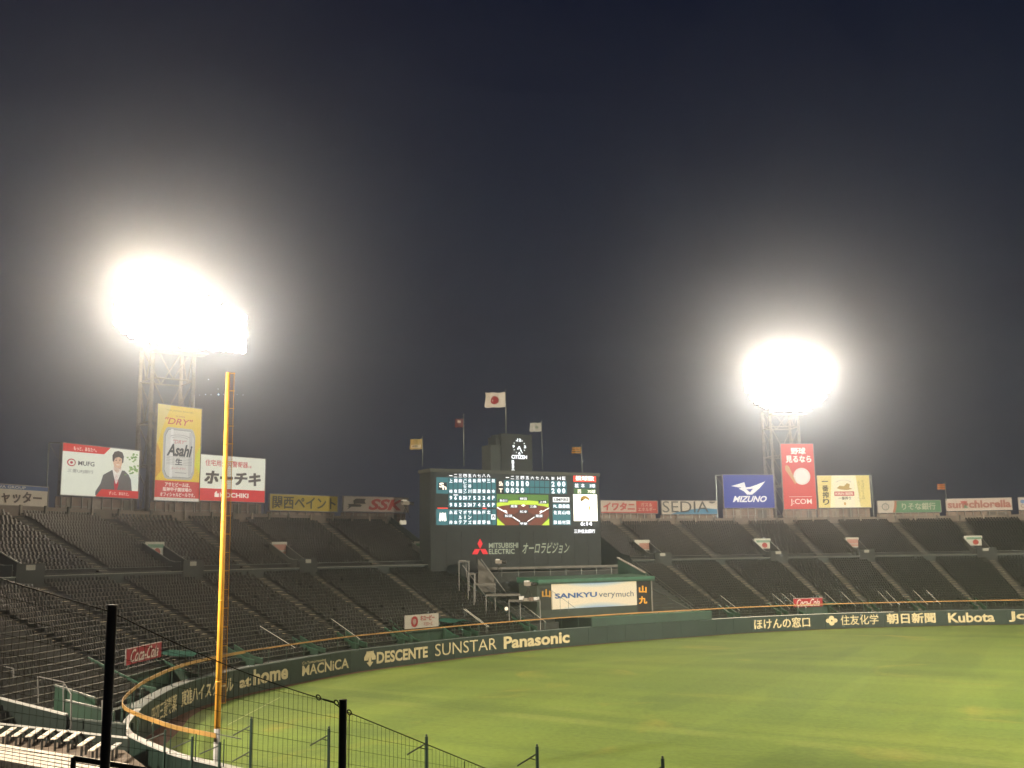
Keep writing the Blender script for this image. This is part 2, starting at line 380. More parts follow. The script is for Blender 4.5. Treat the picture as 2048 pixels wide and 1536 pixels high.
# ------------------------------------------------------------------ outfield fence
wall = thing('outfield_wall', 'long curved dark green padded outfield fence with cream sponsor lettering round the grass', 'wall', (*CW.at(s_corner), 0))
s0 = 0.0; kpan = 0
PANEL = 3.6
near_end = s_corner
while s0 < CW.L - .5:
    s1 = min(s0 + PANEL, CW.L); m = MB(); ss = np.linspace(s0 + .02, s1 - .02, 8)
    pts = [CW.at(s) for s in ss]; bk = [CW.at(s, .28) for s in ss]
    for i in range(7):
        a, b, c, d = pts[i], pts[i + 1], bk[i + 1], bk[i]
        m.hexa(((*a, -.05), (*b, -.05), (*c, -.05), (*d, -.05), (*a, WH), (*b, WH), (*c, WH), (*d, WH)))
    m.build('wall_panel', m_wall, wall); s0 = s1
m = MB(); ss = np.arange(0, CW.L, 1.0)
m.wallstrip([CW.at(s, .06) for s in ss], -.05, WH - .05, .19); m.build('backing', m_dkgreen, wall)
# cap: broad pale pad in the corner, thin further round
def cap(sa, sb, w0, w1, mt, zt=.09, inn=-.03):
    m = MB(); ss = np.arange(sa, sb + .01, 1.0)
    for a, b in zip(ss[:-1], ss[1:]):
        wa = np.interp(a, (sa, sb), (w0, w1)); wb = np.interp(b, (sa, sb), (w0, w1))
        q = (CW.at(a, inn), CW.at(b, inn), CW.at(b, wb), CW.at(a, wa))
        m.hexa([(*p, WH + .004) for p in q] + [(*p, WH + zt) for p in q])
    m.build('top_cap', mt, wall)
s_560 = CW.hit(560, 1373, lo=s_corner); s_720 = CW.hit(720, 1341, lo=s_corner); s_1190 = CW.hit(1190, 1289, lo=s_corner); s_1400 = CW.hit(1425, 1270, lo=s_corner); s_1800 = CW.hit(1800, 1255, lo=s_corner)
cap(0, s_corner - 3, .42, .42, m_capw)
cap(s_corner - 3, s_560, 1.0, .9, m_cap); cap(s_560, s_720, .9, .5, m_cap); cap(s_720, s_1190, .35, .35, m_cap)
cap(s_1400, s_1800, .25, .25, m_railw, .07); cap(s_1800, CW.L, .25, .25, m_cap, .07)

CREAM = (.37, .32, .18)
m_cream = mat('cream_lettering', CREAM, .55, .08, 1.5)
lo_ = s_corner + 1
def wx(px, py=1350): return CW.hit(px, py, lo=lo_)

def wtext(body, px0, px1, h0, h1, bold=0.0, shear=0.0, py=1350, name='lettering'):
    m = MB(); s0, s1 = wx(px0, py), wx(px1, py)
    for co, fs, (dx, dy), k in heavy(body, bold, shear):
        m.add([(*CW.at(lerp(s0, s1, x + dx), -.04 - k), lerp(h0, h1, y + dy) * WH) for x, y in co], fs)
    m.build(name, m_cream, wall)
def wpoly(pts, px0, px1, h0, h1, py=1300, lvl=0, mt=None, name='logo'):
    # pts in 0..1; polygons list, finely split not needed at this size
    m = MB(); s0, s1 = wx(px0, py), wx(px1, py)
    for pl in pts:
        m.v += [(*CW.at(lerp(s0, s1, x), -.04 - .02 * lvl), lerp(h0, h1, y) * WH) for x, y in pl]; n = len(m.v); m.f.append(tuple(range(n - len(pl), n)))
    m.build(name, mt or m_cream, wall)
wtext('田辺三菱製薬', 274, 352, .22, .80, .012, py=1430)
wtext('東進ハイスクール', 362, 465, .24, .82, .035, py=1400)
wtext('at', 478, 501, .27, .66, .035, py=1380); wtext('home', 506, 575, .26, .90, .035, py=1370)
wtext('Co.Tomorrowing', 604, 651, .70, .86, .01, py=1340); wtext('macnica'.upper().replace('I', 'i'), 604, 697, .24, .70, .018, py=1340)
wpoly([[(.18, .97), (.82, .97), (.82, .91), (.18, .91)], [(.5, .9), (.2, .9), (0, .62), (0, .42), (.32, .42), (.38, .6), (.38, .3), (.2, .3), (.5, 0), (.8, .3), (.62, .3), (.62, .6), (.68, .42), (1, .42), (1, .62), (.8, .9)]], 728, 751, .14, .90, 1310)
wtext('DESCENTE', 753, 855, .24, .80, .045, py=1310)
wtext('SUNSTAR', 870, 993, .24, .86, -.004, py=1300)
wtext('Panasonic', 1007, 1139, .20, .88, .05, py=1285)
wtext('ほけんの窓口', 1508, 1620, .18, .86, .02, py=1248)
def petals():
    out = []
    for k in range(4):
        a = k * math.pi / 2; cx, cyy = .5 + .27 * math.cos(a), .5 + .27 * math.sin(a)
        out.append([(cx + .22 * math.cos(t), cyy + .22 * math.sin(t)) for t in np.linspace(0, 6.2, 12)])
    out.append([(.5 + .27 * math.cos(t), .5 + .27 * math.sin(t)) for t in np.linspace(.785, 6.28 + .785, 5)[:-1]]); return out
wpoly(petals(), 1651, 1675, .20, .88, 1240); wpoly([[(.5 + .07 * math.cos(t), .5 + .09 * math.sin(t)) for t in np.linspace(0, 6.2, 10)]], 1651, 1675, .20, .88, 1240, 1, m_wall)
wtext('住友化学', 1681, 1757, .20, .88, .008, py=1240)
wtext('朝日新聞', 1773, 1871, .20, .92, .035, py=1235)
wtext('Kubota', 1896, 1989, .18, .86, .03, py=1235)
wtext('Joshin', 2017, 2128, .16, .88, .05, py=1235)

# yellow line rail over the fence
rail = thing('home_run_line_rail', 'orange yellow band on thin posts running above the outfield fence', 'railing', (*CW.at(s_corner, .4), WH))
s_r0 = CW.hit(497, 1466, hi=s_corner)          # where the band ends by the tall post
def bandpts(sa, sb): return [CW.at(s, .42) for s in np.arange(sa, sb, .5)]
s_box = CW.hit(1175, 1262, lo=s_corner)
s_pole = CW.hit(434, 1458, .42, hi=s_corner); bp = bandpts(s_pole, s_corner)
MB().wallstrip(bp, 3.82, 4.06, .05).build('band', m_yel2, rail)
bp = bandpts(s_corner, CW.L - 2); s_b1 = CW.hit(500, 1310, lo=s_corner); MB().wallstrip(bandpts(s_corner, s_b1), 3.80, 4.06, .05).build('band', m_yel2, rail); MB().wallstrip(bandpts(s_b1, CW.L - 2), 3.90, 4.05, .05).build('band', mat('dull_orange_band', (.26, .14, .04), .6, .3, .4), rail)
MB().wallstrip(bandpts(s_r0, s_pole + .4), 4.01, 4.06, .05).build('end_bar', m_rail, rail)
for s in list(np.arange(s_r0 + 1.5, s_corner, 2.75)) + list(np.arange(s_corner, CW.L - 3, 3.1)):
    if s_1190 < s < s_1400: continue
    q = CW.at(s, .48); MB().bar((*q, WH + .09), (*q, 3.86), .06, n=6).build('post', m_railg, rail)
# long green fence posts with brackets on the near wall
for i, (px, py) in enumerate(((503, 1437), (658, 1457), (853, 1473), (1074, 1493), (1325, 1517), (1640, 1545))):
    q = G(px, py, 5.1)
    t = thing('fence_post', ['tall green fence post with two slanted brackets beside the orange foul pole', 'green fence post with slanted bracket just left of the near black post', 'green fence post with slanted bracket crossing the net cable right of the near black post',
        'fourth green fence post with slanted bracket, over the lower middle of the grass', 'short looking green fence post tip low over the grass, furthest right in view', 'green fence post beyond the lower edge of the picture'][i], 'post', (*q, WH), 'green fence posts on the near wall')
    MB().bar((*q, 0), (*q, 5.1), .15, n=8).build('pole', m_railg, t)
    MB().bar((*q, 5.1), (*q, 5.2), .09, n=6).build('cap', m_rail, t)
    for z in ((4.75, 3.5) if i == 0 else (4.8,)):
        MB().bar((q[0] - .04, q[1], z), (q[0] - .85, q[1] - .25, z - .42), .07, n=5).build('bracket', m_rail, t)
        MB().bar((q[0] - .02, q[1], z - .25), (q[0] - .30, q[1] - .09, z - .16), .04, n=4).build('brace', m_rail, t)
for i, (px, py) in enumerate(((443, 1462), (388, 1455), (333, 1470), (262, 1432))):
    s = CW.hit(px, py, .42, hi=s_corner); q = CW.at(s, .5)
    t = thing('fence_post', ['green post with bracket right behind the white foot of the foul pole', 'green post with bracket under the yellow band left of the foul pole', 'green post with bracket below the curve of the yellow band', 'green post at the corner end of the near wall'][i], 'post', (*q, WH), 'green fence posts on the near wall')
    MB().bar((*q, 0), (*q, 3.68), .13, n=8).build('pole', m_railg, t)
    MB().bar((q[0] - .04, q[1], 3.5), (q[0] - .95, q[1] - .3, 3.15), .07, n=5).build('bracket', m_rail, t)

# ------------------------------------------------------------------ foul pole
q = np.array((-16.12, 57.6)); t = thing('foul_pole', 'tall orange yellow foul pole with white foot and narrow mesh wing', 'pole', (*q, 0))
ztop = D(460, 741, 57)[2]; zor = 4.1
MB().cone((*q, zor), (*q, ztop), .165, .115, 18).build('shaft', m_yel, t, True)
MB().cone((*q, 0), (*q, zor), .17, .165, 18).build('foot', mat('white_pole_foot', (.27, .27, .26), .6, .1, 4), t, True)
for z in np.arange(6.5, ztop, 4.3): MB().cone((*q, z), (*q, z + .07), .178 - z * .0022, .178 - z * .0022, 18).build('joint_ring', m_yel, t, True)
zb = 5.4; x0, x1 = .13, .40
f_ = MB()
wdir = np.array((.96, .28)) * 1.0
def wp(k, z, dx=0): return (q[0] + wdir[0] * k + dx, q[1] + wdir[1] * k, z)
f_.bar(wp(x1, zb), wp(x1 - .06, ztop), .03, n=4)
f_.build('wing_frame', m_yel, t)
nr = 18
for i in range(nr + 1):
    z = lerp(zb, ztop - .05, i / nr); MB().bar(wp(x0 - .04, z), wp(x1, z), .035).build('rung', m_yel, t)
ms = MB()
for z in np.arange(zb, ztop, .12): ms.bar(wp(x0, z), wp(x1 - .01, z), .016, n=3)
for k in np.arange(x0 + .03, x1, .045): ms.bar(wp(k, zb), wp(k - .03, ztop), .014, n=3)
ms.build('mesh', mat('brown_mesh', (.30, .13, .04), .7, .1, 2), t, kind='stuff')

# ------------------------------------------------------------------ bleachers
S_END_L = CS.hit(1072, 1245); S_START_R = CS.hit(1418, 1225)
AIS = []    # aisles: arc length, has entrance in the upper tier
DZ = 10.9
for px, py, v in ((-105, 1180, 0), (63, 1163, 1), (230, 1157, 0), (388, 1151, 1), (511, 1147, 0), (619, 1144, 1), (766, 1141, 0), (895, 1137, 1)):
    AIS.append((CS.hit(px, py, 19.3), v, 'L'))
for px, py, v in ((1330, 1128, 1), (1439, 1122, 0), (1563, 1121, 1), (1647, 1120, 0), (1739, 1120, 1), (1858, 1119, 0), (1980, 1118, 1), (2105, 1118, 0), (2230, 1118, 0)):
    AIS.append((CS.hit(px, py, 19.3), v, 'R'))
AW = 1.05      # aisle width
def ent_span(s): return (s - 1.9, s + .75)
TE0, TE1 = 19.0, 25.2
FRONT = []     # front entrances under the sponsor signs: arc span, depth
for pa, pb, py in ((256, 345, 1310), (812, 890, 1250), (1590, 1658, 1212)):
    FRONT.append((CS.hit(pa, py, 3.2), CS.hit(pb, py, 3.2)))
FT = 3.35
def in_front(s): return any(a < s < b for a, b in FRONT)

m_tread = mat('terrace_concrete', (.012, .0125, .010), .9, .3, .7, bump=.3)
def terrace(sa, sb, rows, tlast, skip, name, parent):
    ss = [sa] + [x for x in np.arange(math.ceil(sa), sb, 1.0)] + [sb]
    cuts = [c for a, b in skip for c in (a, b) if sa < c < sb]; ss = sorted(set(ss + cuts)); m = MB(); base = prof(rows[0][0]) - .4
    for a, b in zip(ss[:-1], ss[1:]):
        if b - a < 1e-4: continue
        mid = (a + b) / 2; prev = rows[0][1] - .5
        for i, (t, z) in enumerate(rows):
            t2 = rows[i + 1][0] if i + 1 < len(rows) else tlast
            if any(x < mid < y and t < tm for (x, y), tm in [(k, skipT[name]) for k in skip]): prev = z; continue
            p, q_, r, u = CS.at(a, t), CS.at(b, t), CS.at(b, t2), CS.at(a, t2)
            m.quad((*p, prev), (*q_, prev), (*q_, z), (*p, z)); m.quad((*p, z), (*q_, z), (*r, z), (*u, z)); prev = z
    return m.build(name, m_tread, parent)
skipT = {'lower_terrace': FT, 'upper_terrace': TE1}
sa_L, sb_R = 0.0, CS.L - 2
STANDS = {}
for side, (sa, sb) in (('L', (sa_L, S_END_L)), ('R', (S_START_R, sb_R))):
    st = thing('bleacher_stand', {'L': 'dark two tier bleacher stand left of the scoreboard behind the orange foul pole', 'R': 'dark two tier bleacher stand right of the scoreboard behind the far outfield fence'}[side], 'stand', (*CS.at(sa + 5, 10), 0))
    STANDS[side] = st
    ents = [ent_span(s) for s, v, k in AIS if v and k == side]
    terrace(sa, sb, R1, 19.0, [f for f in FRONT if sa < f[0] < sb], 'lower_terrace', st)
    terrace(sa, sb, R2, TOPT, ents, 'upper_terrace', st)
    ss = np.arange(sa, sb + .5, 1.0); ss[-1] = sb
    # divider: low wall of the upper tier, cross walkway and its rail
    pts = [CS.at(s, 19.0) for s in ss]
    MB().wallstrip(pts, 10.3, 11.55, .22).build('divider_wall', m_dkgreen, st)
    m = MB()
    for i in range(len(ss) - 1):
        m.hexa([(*CS.at(ss[i + k], tt), z) for z in (11.556, 11.63) for k, tt in ((0, 18.9), (1, 18.9), (1, 19.3), (0, 19.3))])
    m.build('divider_coping', mat('grey_coping', (.13, .14, .12), .8, .2, 1), st)
    m = MB()
    for i in range(len(ss) - 1):
        if any(x < ss[i] + .5 < y for x, y in ents): continue
        m.quad((*CS.at(ss[i], 19.22), 11.35), (*CS.at(ss[i + 1], 19.22), 11.35), (*CS.at(ss[i + 1], 20.6), 11.35), (*CS.at(ss[i], 20.6), 11.35))
    m.build('cross_walkway', m_conc, st)
    m = MB(); m.wallstrip([CS.at(s, 20.45) for s in ss if not any(x < s < y for x, y in ents)], 12.15, 12.2, .05); m.build('guard_rail', m_rail, st)
    # front gangway behind the fence
    m = MB()
    for i in range(len(ss) - 1): m.quad((*CS.at(ss[i], .2), 2.0), (*CS.at(ss[i + 1], .2), 2.0), (*CS.at(ss[i + 1], 1.3), 2.0), (*CS.at(ss[i], 1.3), 2.0))
    m.build('front_gangway', m_green, st)
    # back wall of the stand
    MB().wallstrip([CS.at(s, TOPT + .02) for s in ss], 17.6, 19.35, .3).build('back_wall', mat('back_wall', (.10, .085, .07), .85, .25, .4), st)
    k = 0
    for s in np.arange(sa + 1, sb, 3.0):
        q = CS.at(s, TOPT - .12); MB().box((*q, 18.9), (.28, .22, 1.2), math.atan2(*CS.dat(s)[::-1])).build('pilaster', m_conc if k % 3 else m_concl, st); k += 1
    # stairways
    for s, v, kk in AIS:
        if kk != side: continue
        for rows, t0 in ((R1, 1.0), (R2, 20.6)):
            if rows is R2 and v: rows = [r for r in R2 if r[0] > TE1 + .3]
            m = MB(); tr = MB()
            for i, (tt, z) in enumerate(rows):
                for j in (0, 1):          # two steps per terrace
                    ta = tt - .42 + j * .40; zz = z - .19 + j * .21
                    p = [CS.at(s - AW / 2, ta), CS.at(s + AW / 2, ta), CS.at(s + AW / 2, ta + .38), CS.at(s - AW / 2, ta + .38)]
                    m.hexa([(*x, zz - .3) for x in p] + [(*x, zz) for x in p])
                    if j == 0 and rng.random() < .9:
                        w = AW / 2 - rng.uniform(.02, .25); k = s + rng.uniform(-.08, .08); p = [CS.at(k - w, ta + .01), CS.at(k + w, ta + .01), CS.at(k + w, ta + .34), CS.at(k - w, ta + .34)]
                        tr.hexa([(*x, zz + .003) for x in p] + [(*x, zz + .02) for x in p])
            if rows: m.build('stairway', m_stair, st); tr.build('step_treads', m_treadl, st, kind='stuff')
# entrances in the upper tier
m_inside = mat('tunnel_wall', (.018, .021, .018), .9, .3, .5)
ei = 0
ELAB = ['at the far left edge', 'above the tall black near post', 'beneath the yellow paint banner', 'left of the scoreboard', 'right of the scoreboard', 'beneath the blue lit billboard', 'beneath the golden beer billboard', 'at the far right of the stand']
for s, v, side in AIS:
    if not v: continue
    a, b = ent_span(s); lab = ELAB[ei] if ei < len(ELAB) else 'outside'; ei += 1
    t = thing('stand_entrance', 'sunken stair entrance with white triangular looking sign ' + lab, 'entrance', (*CS.at(s, TE0), 9.0), 'sunken entrances in the upper tier')
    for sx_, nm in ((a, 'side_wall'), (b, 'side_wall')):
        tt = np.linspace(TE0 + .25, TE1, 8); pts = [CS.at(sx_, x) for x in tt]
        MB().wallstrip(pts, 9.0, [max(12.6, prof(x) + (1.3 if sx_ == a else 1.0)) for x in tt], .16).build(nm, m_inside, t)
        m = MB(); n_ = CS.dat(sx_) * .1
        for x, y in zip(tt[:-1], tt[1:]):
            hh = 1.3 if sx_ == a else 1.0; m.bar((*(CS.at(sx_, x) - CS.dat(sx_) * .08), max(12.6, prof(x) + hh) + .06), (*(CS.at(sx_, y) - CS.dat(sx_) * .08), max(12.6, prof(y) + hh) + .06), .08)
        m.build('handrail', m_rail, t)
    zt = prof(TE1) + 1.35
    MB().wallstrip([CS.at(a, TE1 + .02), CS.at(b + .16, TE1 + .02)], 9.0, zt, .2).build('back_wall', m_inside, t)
    B = Board(CS.at(a + .2, TE1), CS.at(b, TE1), zt - 1.75, zt + .15, t)
    B.rect(0, 0, 1, 1, '#d2d4c6', 1, 'sign_panel', .0)
    if ei in (3, 7): B.rect(.1, .1, .95, .82, '#c08a78', 2, 'sign_print'); B.rect(.2, .3, .9, .4, '#b9bcae', 3, 'sign_print')
    elif ei in (5,): B.rect(.3, .1, .95, .7, '#b98a78', 2, 'sign_print')
    else:
        B.rect(.12, .62, .95, .84, '#6f9a80', 2, 'sign_print'); B.disc(.62, .34, .17, .26, '#b0402e', 2, 'sign_print')
    B.done()
    # front box and white plate
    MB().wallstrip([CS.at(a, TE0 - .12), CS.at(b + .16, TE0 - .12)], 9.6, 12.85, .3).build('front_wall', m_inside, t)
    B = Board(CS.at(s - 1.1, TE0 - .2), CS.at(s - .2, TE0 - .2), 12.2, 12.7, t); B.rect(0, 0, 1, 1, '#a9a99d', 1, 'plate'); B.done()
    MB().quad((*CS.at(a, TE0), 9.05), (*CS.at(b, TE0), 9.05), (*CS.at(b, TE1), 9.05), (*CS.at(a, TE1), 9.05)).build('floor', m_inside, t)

# front entrances with sponsor signs
for i, (a, b) in enumerate(FRONT):
    nm = ['under the red sign in the left corner', 'under the white and red sign left of centre', 'under the red sign on the far right'][i]
    t = thing('stand_entrance', 'green walled stair entrance behind the fence ' + nm, 'entrance', (*CS.at((a + b) / 2, .5), 0), 'green entrances behind the fence')
    for sx_ in (a, b):
        tt = np.linspace(.6, FT + 3.2, 7); pts = [CS.at(sx_, x) for x in tt]
        MB().wallstrip(pts, .2, [prof(x) + .2 for x in tt], .18).build('side_wall', m_green, t)
        m = MB()
        for x, y in zip(tt[:-1], tt[1:]): m.bar((*CS.at(sx_ - .09, x), prof(x) + .25), (*CS.at(sx_ - .09, y), prof(y) + .25), .14, .09)
        m.build('coping', m_green2, t)
    MB().wallstrip([CS.at(a, FT + .02), CS.at(b + .18, FT + .02)], .2, prof(FT) + .15, .2).build('back_wall', m_green, t)
    MB().quad((*CS.at(a, .3), .3), (*CS.at(b, .3), .3), (*CS.at(b, FT), .3), (*CS.at(a, FT), .3)).build('floor', m_dkgreen, t)
    m = MB(); n = 6
    for k in range(n):
        u0, u1 = k / n, (k + 1) / n
        for j in range(4):
            f = lambda u, w: (*CS.at(lerp(b - .5, b + 4.2, u), lerp(1.0, 4.2, w)), 4.35 + .25 * w + .18 * math.sin(u * 5) - .12 * math.sin(w * 3.1))
            m.quad(f(u0, j / 4), f(u1, j / 4), f(u1, (j + 1) / 4), f(u0, (j + 1) / 4))
    if i < 2:
        c_ = m.build('canopy', m_teal, t)
        for u in (0.05, .95):
            for w in (0.05, .95):
                q = CS.at(lerp(b - .5, b + 4.2, u), lerp(1.0, 4.2, w)); MB().bar((*q, 2.0), (*q, 4.3), .06, n=5).build('canopy_post', m_railg, t)
    else: m.v = [(x, y, z - .7) for x, y, z in m.v]; m.build('canopy', m_teal, t)
def coke(B, e=0.0):
    B.rect(0, 0, 1, 1, '#a51822', 0, 'panel', e)
    B.text('Coca-Cola', .10, .10, .90, .90, '#e8e0d4', .012, .45, 1, 'lettering', e)
    B.poly([(.2, .10), (.5, .16), (.82, .10), (.85, .13), (.5, .20), (.2, .14)], '#e8e0d4', 1, 'lettering', e)
for (x0, x1, yt, yb, nm, lb) in ((253, 322, 1290, 1322, 'c', 'red soft drink sign board over the entrance in the left corner of the fence'), (810, 877, 1229, 1256, 'k', 'white mayonnaise sign board with red katakana over the entrance left of centre'), (1587, 1645, 1196, 1214, 'c', 'red soft drink sign board over the entrance behind the far right fence')):
    T_ = {253: 3.15, 810: 3.0, 1587: 2.7}[x0]
    sa_, sb_ = CS.hit(x0, (yt + yb) / 2, T_), CS.hit(x1, (yt + yb) / 2, T_)
    A, Bq = CS.at(sa_, T_), CS.at(sb_, T_)
    f = lambda P_, px, py: HC + ray(px, py)[2] / ray(px, py)[1] * P_[1]
    # signs face square to the fence
    off = {253: (4, -4), 810: (1, -2), 1587: (0, 0)}[x0]
    zt = (f(A, x0, yt + off[0]) + f(Bq, x1, yt + off[1])) / 2; zb_ = (f(A, x0, yb + off[0]) + f(Bq, x1, yb + off[1])) / 2
    t = thing('sign_board', lb, 'sign', (*((A + Bq) / 2), zb_), 'sign boards over the front entrances')
    B = Board(A, Bq, zb_, zt, t)
    m = MB().wallstrip([A, Bq], zb_, zt, .12); m.build('backing', m_frame, t)
    if nm == 'c': coke(B); B.rect(0, .965, 1, 1, '#d8d0c8', 2, 'edge')
    else:
        B.rect(0, 0, 1, 1, '#c6c2b4', 0, 'panel')
        B.text('キユーピー', .44, .50, .86, .92, '#b02a2a', .03); B.text('マヨネーズ', .53, .12, .80, .42, '#b02a2a', .01)
        B.disc(.27, .50, .10, .40, '#b02a2a', 1, 'logo', inner=.55)
        for k in range(-3, 4): B.rect(.27 + k * .026 - .003, .18, .27 + k * .026 + .003, .82, '#b02a2a', 1, 'logo')
    B.done()
    for k in (.1, .9):
        q = lerp(A, Bq, k) ; n_ = B.n * -.1; MB().bar((q[0] + n_[0], q[1] + n_[1], 4.2), (q[0] + n_[0], q[1] + n_[1], zb_ + .1), .1).build('post', m_railg, t)

# front handrails running down to the fence
ri = 0; HRL = ['third', 'fourth', 'fifth', 'sixth', 'eighth', 'ninth', 'eleventh', 'twelfth', 'thirteenth', 'fourteenth', 'fifteenth', 'tenth', 'seventh', 'second', 'first']
for (xa, ya, xb, yb) in ((905, 1235, 975, 1260), (936, 1234, 978, 1257), (1040, 1240, 1092, 1262), (1448, 1216, 1480, 1236), (1569, 1204, 1598, 1228), (1586, 1208, 1614, 1228), (1690, 1208, 1712, 1220), (1760, 1203, 1784, 1216), (1776, 1202, 1800, 1215), (1836, 1204, 1856, 1217), (1862, 1203, 1882, 1217), (1655, 1195, 1680, 1212), (1559, 1213, 1580, 1230),
    (680, 1262, 720, 1290), (560, 1295, 590, 1312)):
    sa_ = CS.hit(xa, ya, 5.0); sb_ = CS.hit(xb, yb, 1.3)
    a = CS.at(sb_, 6.0); b = CS.at(sb_, 1.3); za, zb_ = prof(6.0) + 1.0, prof(1.3) + 1.0
    t = thing('stair_handrail', 'slanted pale steel handrail above the fence, ' + HRL[ri] + ' of fifteen counted from the left', 'handrail', (*b, 2.4), 'slanted handrails at the front of the bleachers')
    MB().bar((*a, za), (*b, zb_), .07, n=6).build('rail', m_railw, t)
    for k in (.05, .5, .95):
        q = lerp(a, b, k); z = lerp(za, zb_, k); MB().bar((*q, z - 1.05), (*q, z), .05, n=5).build('post', m_rail, t)
    ri += 1
ORD = ['first', 'second', 'third', 'fourth', 'fifth', 'sixth', 'seventh', 'eighth', 'ninth', 'tenth', 'eleventh', 'twelfth', 'thirteenth', 'fourteenth', 'fifteenth', 'sixteenth']
# green gangway walls at the feet of the aisles
for s, v, side in AIS:
    if any(a - 2 < s < b + 2 for a, b in FRONT): continue
    ia = sorted([abs(k - (S_END_L if side == 'L' else S_START_R)) for k, _, sd in AIS if sd == side]).index(abs(s - (S_END_L if side == 'L' else S_START_R)))
    t = thing('gangway_barrier', 'low green sloping walls at foot of %s aisle from the scoreboard, %s stand' % (ORD[ia], 'left' if side == 'L' else 'right'), 'barrier', (*CS.at(s, 1), 2.0), 'green barriers at the aisle feet')
    for k in (-1, 1):
        tt = np.linspace(.5, 4.0, 4); MB().wallstrip([CS.at(s + k * (AW / 2 + .15), x) for x in tt], 1.9, [prof(x) + .55 for x in tt], .12).build('side_wall', m_green, t)
        m = MB()
        for x, y in zip(tt[:-1], tt[1:]): m.bar((*CS.at(s + k * (AW / 2 + .15) - .06, x), prof(x) + .58), (*CS.at(s + k * (AW / 2 + .15) - .06, y), prof(y) + .58), .1, .06)
        m.build('coping', m_green2, t)

# ------------------------------------------------------------------ seats
PITCH_S = .47
sv = np.array([[-.20, 0, .0], [.20, 0, .0], [.20, .36, .0], [-.20, .36, .0], [-.20, 0, -.06], [.20, 0, -.06], [.20, .36, -.06], [-.20, .36, -.06],   # pan
               [-.19, .36, .02], [.19, .36, .02], [.16, .44, .36], [-.16, .44, .36], [-.19, .41, .02], [.19, .41, .02], [.16, .49, .35], [-.16, .49, .35],
               [-.03, .15, -.42], [.03, .15, -.42], [.03, .15, -.06], [-.03, .15, -.06]])
sf = [(0, 1, 2, 3), (4, 5, 1, 0), (1, 5, 6, 2), (0, 3, 7, 4), (8, 9, 10, 11), (13, 12, 15, 14), (11, 10, 14, 15), (9, 13, 14, 10), (12, 8, 11, 15), (16, 17, 18, 19)]
seats = []      # x, y, z, angle
for side, (sa, sb) in (('L', (sa_L + .3, S_END_L - .4)), ('R', (S_START_R + .4, sb_R))):
    for rows, tm in ((R1, FT), (R2, TE1)):
        for (t, z) in rows:
            sc = 1 + t * .010
            s = sa
            n = int((sb - sa) / (PITCH_S / sc))
            for s in np.linspace(sa, sb, n):
                if any(abs(s - q) < AW / 2 + .28 for q, v, k in AIS): continue
                if rows is R1 and t < FT and any(a - .3 < s < b + .3 for a, b in FRONT): continue
                if rows is R2 and t < TE1 + .4 and any(v and -2.2 < s - q < 1.05 for q, v, k in AIS): continue
                if rng.random() < .006: continue
                p = CS.at(s, t + .33); n_ = CS.nat(s)
                seats.append((p[0], p[1], z + .42, math.atan2(-n_[0], n_[1])))
seats = np.array(seats)
def vis(a):
    # in the picture?
    v = a[:, :3] - np.array((0, 0, HC)); c, s = math.cos(PITCH), math.sin(PITCH)
    dp = v[:, 1] * c + v[:, 2] * s; u = F * v[:, 0] / dp + 1024; w = 768 - F * (v[:, 2] * c - v[:, 1] * s) / dp
    return (u > 5) & (u < 2040) & (w < 1500) & (dp > 0)
dist = np.hypot(seats[:, 0], seats[:, 1]) + 1e4 * (~vis(seats)); order = np.argsort(dist); near_i = order[:290]; far_i = order[290:]
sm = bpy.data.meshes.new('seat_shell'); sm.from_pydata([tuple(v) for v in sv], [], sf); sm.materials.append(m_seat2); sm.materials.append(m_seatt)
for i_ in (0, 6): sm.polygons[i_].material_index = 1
for i in near_i:
    x, y, z, a = seats[i]; o = bpy.data.objects.new('stadium_seat', sm); col.objects.link(o); o.location = (x, y, z); o.rotation_euler = (0, 0, a)
    tag(o, 'dark moulded bleacher seat in the nearest rows at the left edge of the left stand', 'seat', 'single seats in the nearest rows of the left stand')
A_ = seats[far_i]; ca, sa__ = np.cos(A_[:, 3]), np.sin(A_[:, 3])
jit = rng.normal(0, .012, len(A_))
X = A_[:, 0, None] + sv[None, :, 0] * ca[:, None] - sv[None, :, 1] * sa__[:, None]; Y = A_[:, 1, None] + sv[None, :, 0] * sa__[:, None] + sv[None, :, 1] * ca[:, None]
Zz = A_[:, 2, None] + sv[None, :, 2] + jit[:, None]
co = np.stack([X, Y, Zz], -1).reshape(-1, 3).astype(np.float32)
fa = (np.array(sf)[None] + (np.arange(len(A_)) * len(sv))[:, None, None]).reshape(-1, 4)
me = bpy.data.meshes.new('bleacher_seating'); me.vertices.add(len(co)); me.vertices.foreach_set('co', co.ravel()); me.loops.add(fa.size); me.loops.foreach_set('vertex_index', fa.ravel().astype(np.int32))
me.polygons.add(len(fa)); me.polygons.foreach_set('loop_start', (np.arange(len(fa)) * 4).astype(np.int32)); me.update(); me.validate()
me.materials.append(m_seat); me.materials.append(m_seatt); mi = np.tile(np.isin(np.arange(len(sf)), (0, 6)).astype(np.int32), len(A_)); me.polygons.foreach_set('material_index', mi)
o = link(me, 'bleacher_seating', m_seat); o['kind'] = 'stuff'; tag(o, 'thousands of dark seats filling the two tiers of the outfield bleachers', 'seats')
print('SEATS', len(seats))
